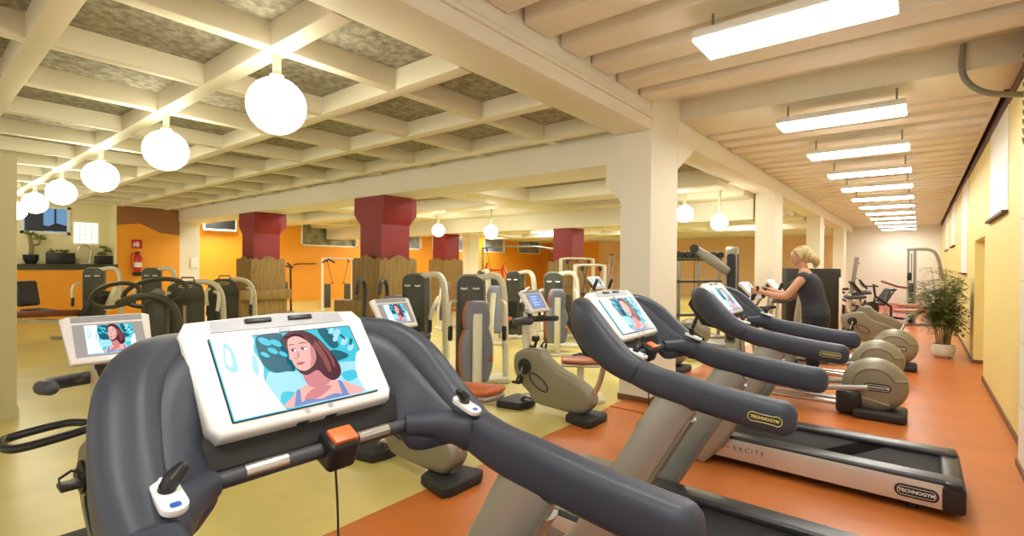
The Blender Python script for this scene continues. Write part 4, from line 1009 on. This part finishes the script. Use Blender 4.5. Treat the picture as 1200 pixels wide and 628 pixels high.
# ================================================================== things down the aisle
t = thing('cabinet', 'black cabinet between the second and third aisle pillars, behind the woman', 'cabinet', (-2.1, 13.9, 0), .62)
B().box2((-.62, -.3, .04), (.62, .3, 1.56), bev=.02).build('body', 'black', t)
B().box2((-.60, -.315, .12), (.0, -.298, 1.50), bev=.006).build('door', 'black', t)
B().box2((.02, -.315, .12), (.60, -.298, 1.50), bev=.006).build('door', 'black', t)
B().box2((.56, -.33, .06), (.63, -.30, 1.35), bev=.006).build('white_strip', 'panelwhite', t)
B().box2((-.58, -.28, 0), (.58, .28, .05)).build('plinth', 'steelgrey', t)
def spin_bike(label, loc, rz):
    t = thing('spin_bike', label, 'exercise bike', loc, rz, 'dark spin bikes at the far end')
    B().lathe([(0, -.02), (.20, -.025), (.24, -.03), (.24, .03), (.20, .025), (0, .02)], (-.42, 0, .32), 28, rotm(PI/2)).build('flywheel', 'black', t)
    B().tube([(-.42, 0, .32), (-.30, 0, .72), (.30, 0, .38), (.30, 0, .10)], .035, 10).tube([(-.30, 0, .72), (-.36, 0, 1.0)], .03, 10).tube([(.10, 0, .48), (.24, 0, .86)], .03, 10).build('frame', 'black', t)
    for x in (-.5, .5): B().box((x, 0, .04), (.08, .52, .08), bev=.02).build('foot', 'black', t)
    B().tube([(-.5, 0, .06), (.5, 0, .06)], .03, 8).build('base_tube', 'black', t)
    B().tube(smooth_path([(-.62, -.2, 1.08), (-.45, -.22, 1.02), (-.36, 0, 1.02), (-.45, .22, 1.02), (-.62, .2, 1.08)], 3), .02, 8, cap='round').build('handlebar', 'black', t)
    B().tube([(.14, 0, .90), (.26, 0, .91), (.38, 0, .92)], [(.03, .025), (.07, .035), (.11, .04)], 12, up=(0, 0, 1), cap='round').build('saddle', 'black', t)
    B().tube([(-.05, -.09, .38), (-.02, -.10, .22)], .014, 8).box((-.02, -.15, .21), (.10, .09, .03), bev=.01).build('pedal', 'chrome', t)
    return t
sb = spin_bike('dark spin bike nearest the fourth aisle pillar', (-1.95, 16.0, 0), .3)
dup(sb, (-1.45, 17.0, 0), .1, 'dark spin bike in front of the climber poles')
dup(sb, (-2.1, 18.6, 0), .2, 'dark spin bike farthest back on the red mat')
dup(sb, (-.85, 19.1, 0), .9, 'dark spin bike left of the cable station')
dup(sb, (-3.08, 8.47, 0), 0, 'dark spin bike right of the big white pillar, between two cross trainers', 'dark bikes behind the big white pillar')
t = thing('climber', 'climbing trainer with two leaning grey poles against the white end wall', 'climber', (-1.35, 15.4, 0), .35)
for s in (-1, 1):
    B().tube([(-.1, s*.10, .05), (.12, s*.07, 1.85)], [(.03, .025)]*2, 8, e=4).build('pole', 'steelgrey', t)
    B().tube([(.0, s*.1, .9), (.0, s*.26, .92)], .016, 8, cap='round').build('hand_grip', 'black', t)
    B().box((-.05, s*.2, .28), (.16, .14, .03), bev=.01).build('foot_step', 'black', t)
for i in range(4): B().tube([(.0 + .05*i, -.09, .55 + .38*i), (.0 + .05*i, .09, .55 + .38*i)], .014, 8).build('rung', 'black', t)
B().box((-.05, 0, .03), (.8, .5, .06), bev=.02).build('base_plate', 'black', t)
bench('black padded incline bench before the white end wall', (-1.0, 20.5, 0), 1.2)
t = thing('cable_station', 'grey cable station with long arched arm before the white end wall', 'strength machine', (-.12, 17.9, 0), -.02)
B().tube([(-.12, 0, 0), (-.12, 0, 2.10)], [(.03, .03)]*2, 8, e=4).build('post', 'steelgrey', t)
B().tube([(.02, 0, 0), (.02, 0, 2.14)], [(.04, .035)]*2, 8, e=4).build('post', 'steelgrey', t)
B().tube(smooth_path([(-.16, 0, 2.10), (.1, 0, 2.11), (.30, 0, 2.10), (.44, 0, 2.02), (.52, 0, 1.82), (.58, 0, 1.5), (.62, 0, 1.25)], 4), [(.035, .04)]*25, 10).build('arched_arm', 'steelgrey', t)
B().box((-.05, 0, .62), (.10, .24, 1.1), bev=.01).build('weight_stack', 'black', t)
B().tube([(-.05, 0, 1.2), (-.05, 0, 2.0)], .012, 6).build('guide_rod', 'black', t)
B().box((-.10, 0, 1.35), (.08, .12, .22), bev=.02).build('carriage', 'black', t)
B().box((.55, -.1, .78), (.10, .5, .42), rotm(0, .3, 0), bev=.04).build('back_pad', 'blackpad', t)
B().box((.42, -.1, .52), (.45, .4, .09), bev=.04).build('seat_pad', 'blackpad', t)
B().tube([(-.1, 0, 1.02), (-.35, -.1, 1.06), (-.7, -.2, 1.2)], .03, 8, cap='round').build('press_arm', 'leather', t)
B().box((.25, 0, .035), (1.15, .10, .07), bev=.015).box((-.15, 0, .03), (.1, .9, .06), bev=.015).box((.75, 0, .03), (.1, .7, .06), bev=.015).build('base_frame', 'steelgrey', t)
B().tube([(.75, -.3, .05), (.70, -.3, .48), (.3, -.3, .48)], .025, 8).build('seat_frame', 'steelgrey', t)

# potted bamboo palm
t = thing('potted_palm', 'leafy bamboo palm in a white pot beside the yellow wall', 'plant', (.345, 11.86, 0))
pot = B().lathe([(0, 0), (.11, 0), (.155, .05), (.175, .14), (.17, .22), (.155, .24), (.14, .235), (.14, .19), (0, .19)], n=28).build('pot', 'pot', t, 50)
B().lathe([(0, .198), (.139, .198)], n=20).build('soil', 'soil', pot)
rnd = random.Random(3)
fol = B()
for i in range(17):
    a = rnd.uniform(0, 2*PI); r0 = rnd.uniform(.02, .10); H_ = rnd.uniform(.85, 1.45); sp_ = rnd.uniform(.05, .28)
    base = V((r0*math.cos(a), r0*math.sin(a), .19))
    pts = [base + V((sp_*math.cos(a)*q**1.8, sp_*math.sin(a)*q**1.8, H_*q)) - V((0, 0, 0)) for q in [k/7 for k in range(8)]]
    B().tube([tuple(p) for p in pts], [.010 - .0009*k for k in range(8)], 7).build('stem', 'stem', t)
    for k in range(2, 8):
        for _ in range(5 if k > 2 else 3):
            fa = rnd.uniform(0, 2*PI); L = rnd.uniform(.20, .34)
            dirv = V((math.cos(fa), math.sin(fa), rnd.uniform(-.1, .55))).normalized()
            p0 = pts[k] - V((0, 0, rnd.uniform(0, .12)))
            if p0.z < .55: continue
            rach = [p0 + dirv*L*q - V((0, 0, .16*q*q)) for q in (0, .25, .5, .75, 1)]
            if max(p.x for p in rach) > .33: continue
            fol.tube([tuple(p) for p in rach], .0025, 4)
            sidev = dirv.cross(V((0, 0, 1))).normalized()
            for q in range(1, 5):
                for s in (-1, 1):
                    b0 = rach[q]; ll = rnd.uniform(.12, .20)
                    dv = (dirv*.7 + sidev*s*.75 + V((0, 0, -.25))).normalized()
                    wv = dv.cross(V((0, 0, 1))).normalized()*.020
                    tip = b0 + dv*ll
                    if tip.x > .345: continue
                    fol.face([b0, b0 + dv*ll*.4 + wv, tip, b0 + dv*ll*.4 - wv])
fol.build('foliage', 'leaf', t, 0)

# ================================================================== shelf, wall things
SX = LX - .28
def potplant(label, y, kind, name='pot_plant'):
    t = thing(name, label, 'plant', (SX, y, 1.51), 0, 'plants on the shelf')
    rn = random.Random(int(y*100)); fo = B()
    if kind == 0:
        B().lathe([(0, 0), (.10, 0), (.15, .12), (.16, .24), (.14, .24), (.13, .2), (0, .2)], n=20).build('pot', 'black', t)
        B().tube([(0, 0, .2), (.01, .02, .4), (0, -.02, .75)], [.045, .05, .035], 8).tube([(0, 0, .45), (0, .15, .52), (0, .17, .66)], .03, 8).build('trunk', 'stem', t)
        tops = [(0, -.02, .75), (0, .17, .64)]; L = .26
    elif kind == 1:
        B().box2((-.14, -.28, 0), (.14, .28, .30), bev=.012).build('planter', 'black', t)
        tops = [(0, -.14, .30), (0, .10, .30)]; L = .22
    else:
        B().box2((-.14, -.19, 0), (.14, .19, .24), bev=.012).build('planter', 'black', t)
        tops = [(0, -.06, .26), (0, .07, .34), (0, .0, .44)]; L = .2
    for tp in tops:
        for k in range(15):
            a = rn.uniform(0, 2*PI); d = V((math.cos(a), math.sin(a), rn.uniform(.2, 1.6))).normalized(); p = V(tp)
            wv = d.cross(V((0, 0, 1))).normalized()*.035; e_ = p + d*L*rn.uniform(.7, 1)
            m_ = p + d*L*.45
            fo.face([p, m_ + wv, e_ - V((0, 0, .05)), m_ - wv])
    fo.build('foliage', 'leaf', t, 0)
    return t
potplant('stubby dark plant in a round black pot at the left of the shelf', 2.22, 0)
potplant('long black planter with two small plants on the shelf', 2.80, 1)
potplant('square black planter at the right end of the shelf', 3.72, 2)
t = thing('arched_stand', 'chrome arched stand between the planters on the shelf', 'stand', (SX, 3.30, 1.51))
B().tube(smooth_path([(0, -.14, .34), (0, -.12, .46), (0, 0, .53), (0, .12, .46), (0, .13, .25), (0, .10, .02)], 4), .022, 8).build('arch', 'chrome', t)
B().box2((-.1, -.12, 0), (.1, .14, .05), bev=.015).build('base', 'cream', t)
t = thing('fire_extinguisher', 'red fire extinguisher mounted on the orange wall', 'extinguisher', (LX + .10, 4.42, 1.30))
B().lathe([(0, 0), (.09, 0), (.095, .03), (.095, .40), (.07, .47), (.03, .50), (.03, .53), (0, .53)], n=22).build('cylinder', 'extred', t, 50)
B().box((0, 0, .55), (.06, .10, .05), bev=.01).build('valve', 'black', t)
B().tube(smooth_path([(.0, -.04, .55), (.02, -.16, .50), (.02, -.17, .25), (.03, -.12, .08)], 4), .015, 8, cap='round').build('hose', 'extred', t)
B().lathe([(.0955, .13), (.0955, .27)], n=22).build('paper_label', 'panelwhite', t)
B().box((-.094, 0, .3), (.014, .08, .5)).build('wall_bracket', 'black', t)
B().box((0, 0, -.06), (.2, .2, .1), bev=.01).build('floor_catch', 'black', t)
t = thing('safety_sign', 'small red square extinguisher sign above the red fire extinguisher', 'sign', (LX + .002, 4.42, 2.10))
B().box2((0, -.13, -.13), (.008, .13, .13)).build('plate', 'extred', t)
b = B().box2((.008, -.02, -.08), (.0095, .05, .04)).box2((.008, -.01, .045), (.0095, .03, .07)).prism([(-.10, -.08), (-.05, -.08), (-.03, 0), (-.06, .06), (-.08, .02)], (.008, 0, 0), (0, 1, 0), (0, 0, 1), (.0015, 0, 0))
b.build('pictogram', 'white_letter', t, 0)
e2 = dup(bpy.data.objects['fire_extinguisher'], (-19.2, YE - .1, 1.35), label='distant red fire extinguisher on the far orange wall', rz=-PI/2)
t = thing('television', 'white framed television mounted high on the orange wall', 'television', (XB + .06, 7.42, 2.72), 0)
B().box2((.25, -.56, 0), (.33, .56, .52), bev=.02).build('frame', 'panelwhite', t)
B().box2((.331, -.50, .07), (.335, .50, .46)).build('screen', 'black', t)
B().box2((-.06, -.1, .15), (.25, .1, .35), bev=.01).build('wall_bracket', 'steelgrey', t)
b = B().box2((-17.945, 5.9, 1.40), (-17.90, 6.12, 1.72), bev=.01); tag(b.build('switch_box', 'panelwhite'), 'white switch box on the side of the far left white column', 'box')
# ================================================================== the woman on the nearest cross trainer
def figure():
    X0, Y0 = -1.05, 6.66
    t = thing('person', 'blonde woman in dark sleeveless top gripping the handles of the nearest cross trainer', 'person', (X0, Y0, 0))
    def body_shapes(b, g=0.0, parts=('head', 'torso', 'arms', 'legs', 'hands', 'feet')):
        """all limbs as overlapping tapered tubes, fused afterwards by a voxel remesh"""
        if 'torso' in parts:
            tr = [(.13, 0, .98, .165, .115), (.135, 0, 1.04, .172, .122), (.125, 0, 1.10, .165, .115), (.11, 0, 1.20, .135, .095), (.085, 0, 1.30, .145, .100), (.055, 0, 1.40, .158, .108), (.035, 0, 1.47, .150, .092), (.02, 0, 1.52, .10, .065)]
            sp = smooth_path(tr, 3)
            b.tube([p[:3] for p in sp], [(p[3] + g, p[4] + g) for p in sp], 20, up=(1, 0, 0), e=2.3, cap='round')
            for s in (-1, 1): b.ell((-.055, s*.07, 1.385), (.06 + g, .065 + g, .07 + g))
        if 'head' in parts:
            b.tube([(.02, 0, 1.50), (0, 0, 1.60), (-.02, 0, 1.66)], [.052, .048, .05], 14)
            R = rotm(0, -.28, 0)
            b.ell((-.03, 0, 1.735), (.092, .074, .095), R, 20, 14)
            b.ell((-.06, 0, 1.675), (.058, .055, .062), R, 16, 10)
            b.tube([(-.105, 0, 1.70), (-.128, 0, 1.676), (-.112, 0, 1.668)], [.010, .014, .010], 10, cap='round')
            b.ell((-.105, 0, 1.642), (.018, .025, .012)); b.ell((-.085, 0, 1.615), (.028, .03, .022))
            for s in (-1, 1): b.ell((-.012, s*.076, 1.705), (.018, .010, .03))
        if 'arms' in parts:
            for s in (-1, 1):
                b.tube(smooth_path([(.03, s*.14, 1.475), (.015, s*.178, 1.455), (-.06, s*.215, 1.35), (-.135, s*.235, 1.255)], 3), [(.060 + g - .0021*i) for i in range(10)], 14, cap='round')
                if 'hands' in parts:
                    b.tube(smooth_path([(-.135, s*.235, 1.255), (-.24, s*.238, 1.262), (-.33, s*.243, 1.285), (-.385, s*.246, 1.30)], 3), [.040, .0415, .041, .039, .036, .034, .031, .029, .027, .0265], 14, cap='round')
        if 'hands' in parts:
            for s in (-1, 1):
                # palm behind the grip, four fingers wrapping it, thumb from the palm side
                b.tube([(-.385, s*.246, 1.30), (-.41, s*.246, 1.305), (-.432, s*.247, 1.312)], [(.030, .018), (.038, .017), (.036, .015)], 12, up=(0, s, 0), cap='round')
                for k in range(4):
                    z = 1.342 - .0205*k; l = (.92, 1.0, .95, .8)[k]; gx = -.455 + .012*(1.345 - z)*-3
                    fp = [(-.425, s*.252, z), (-.452, s*(.252 + .034*l), z + .002), (-.482*1.0, s*(.252 + .030*l), z), (-.496, s*.250, z - .002), (-.490, s*(.250 - .024*l), z - .003), (-.470, s*(.250 - .032*l), z - .003)]
                    b.tube(smooth_path(fp, 2), [.0098, .0098, .0095, .0093, .009, .0088, .0086, .0084, .008, .0076, .007], 8, cap='round')
                b.tube(smooth_path([(-.405, s*.230, 1.318), (-.432, s*.214, 1.335), (-.458, s*.212, 1.345), (-.480, s*.220, 1.348)], 2), [.0125, .012, .0115, .011, .0105, .010, .009], 8, cap='round')
        if 'legs' in parts:
            for s in (-1, 1):
                k = .10*s
                b.tube(smooth_path([(.13, s*.085, 1.02), (.08 + k*.3, s*.125, .86), (-.04 + k, s*.17, .68), (.0 + k*.8, s*.205, .50), (.04 + k*.3, s*.225, .38)], 4), [(.088 + g) - (.088 - .042)*i/16 + (.012*math.sin(PI*max(0, (i - 8)/8))) for i in range(17)], 16, cap='round')
        if 'feet' in parts:
            for s in (-1, 1):
                b.tube([(.06, s*.228, .345), (-.03, s*.229, .340), (-.14, s*.230, .330)], [(.036, .042), (.042, .036), (.036, .024)], 12, up=(0, 0, 1), cap='round', e=2.5)
                b.tube([(.05 + .03*s, s*.226, .40), (.045, s*.228, .34)], [.037, .035], 10)
        return b
    def fuse(o, v, it=4):
        m = o.modifiers.new('fuse', 'REMESH'); m.mode = 'VOXEL'; m.voxel_size = v; m.use_smooth_shade = True
        s = o.modifiers.new('relax', 'SMOOTH'); s.iterations = it; s.factor = .5
        return o
    fuse(body_shapes(B()).build('body', 'skin', t, 180), .0065, 3)
    # sleeveless top with cap sleeves, waist to neck
    b = B(); sp = smooth_path([(.137, 0, 1.03, .186, .142), (.128, 0, 1.10, .182, .140), (.11, 0, 1.20, .160, .128), (.085, 0, 1.30, .167, .132), (.055, 0, 1.40, .176, .134), (.035, 0, 1.47, .164, .110), (.024, 0, 1.51, .115, .078)], 3)
    b.tube([p[:3] for p in sp], [(p[3], p[4]) for p in sp], 22, up=(1, 0, 0), e=2.3)
    for s in (-1, 1):
        b.ell((-.058, s*.07, 1.385), (.068, .073, .078))
        b.tube([(.03, s*.10, 1.478), (.022, s*.155, 1.468), (.010, s*.186, 1.448)], [.068, .070, .068], 14)
    fuse(b.build('sleeveless_top', 'shirt', t, 180), .009, 4)
    b = body_shapes(B(), .012, ('legs',))
    b.tube([(.132, 0, .97), (.137, 0, 1.03), (.13, 0, 1.09)], [(.180, .138), (.188, .146), (.178, .136)], 20, up=(1, 0, 0), e=2.3, cap='round')
    fuse(b.build('trousers', 'trousers', t, 180), .010, 4)
    for s in (-1, 1):
        b = B().tube([(.072, s*.228, .345), (-.03, s*.229, .342), (-.15, s*.230, .330)], [(.044, .046), (.050, .042), (.042, .030)], 16, up=(0, 0, 1), cap='round', e=2.8)
        b.build('shoe', 'shoe', t, 60)
    # hair pulled back into a bun and short ponytail
    b = B(); R = rotm(0, -.28, 0)
    b.ell((-.012, 0, 1.752), (.104, .086, .094), R, 20, 14)
    b.ell((.05, 0, 1.715), (.065, .072, .075)); b.ell((.095, 0, 1.70), (.05, .052, .055))
    for k in range(4): b.ell((-.05 + .025*k, .03*math.sin(k*2.1), 1.825 - .0025*(k - 2)**2), (.03, .035, .02))
    b.tube(smooth_path([(.10, 0, 1.70), (.125, .005, 1.665), (.128, .010, 1.63), (.118, .008, 1.595)], 3), [.042, .046, .048, .047, .045, .041, .036, .030, .024, .016], 12, cap='round')
    for s in (-1, 1): b.tube([(-.075, s*.062, 1.79), (-.045, s*.082, 1.75), (-.01, s*.083, 1.70)], [.016, .018, .012], 8, cap='round')
    h = b.build('hair', 'hair', t, 180); fuse(h, .009, 6)
    # carve the face free of hair: face shell in front
    f = B(); f.ell((-.047, 0, 1.712), (.086, .070, .098), R, 20, 14); f.build('face', 'skin', t, 180)
    for s in (-1, 1):
        f = B(); f.ell((-.122, s*.030, 1.722), (.010, .014, .007)); f.build('eye', 'eye', t)
        f = B(); f.tube([(-.127, s*.016, 1.738), (-.122, s*.034, 1.742), (-.108, s*.050, 1.737)], .004, 6, cap='round'); f.build('eyebrow', 'hair', t)
    B().tube([(-.117, -.02, 1.648), (-.124, 0, 1.648), (-.117, .02, 1.648)], [.004, .006, .004], 8, cap='round').build('mouth', 'lip', t)
    return t
figure()
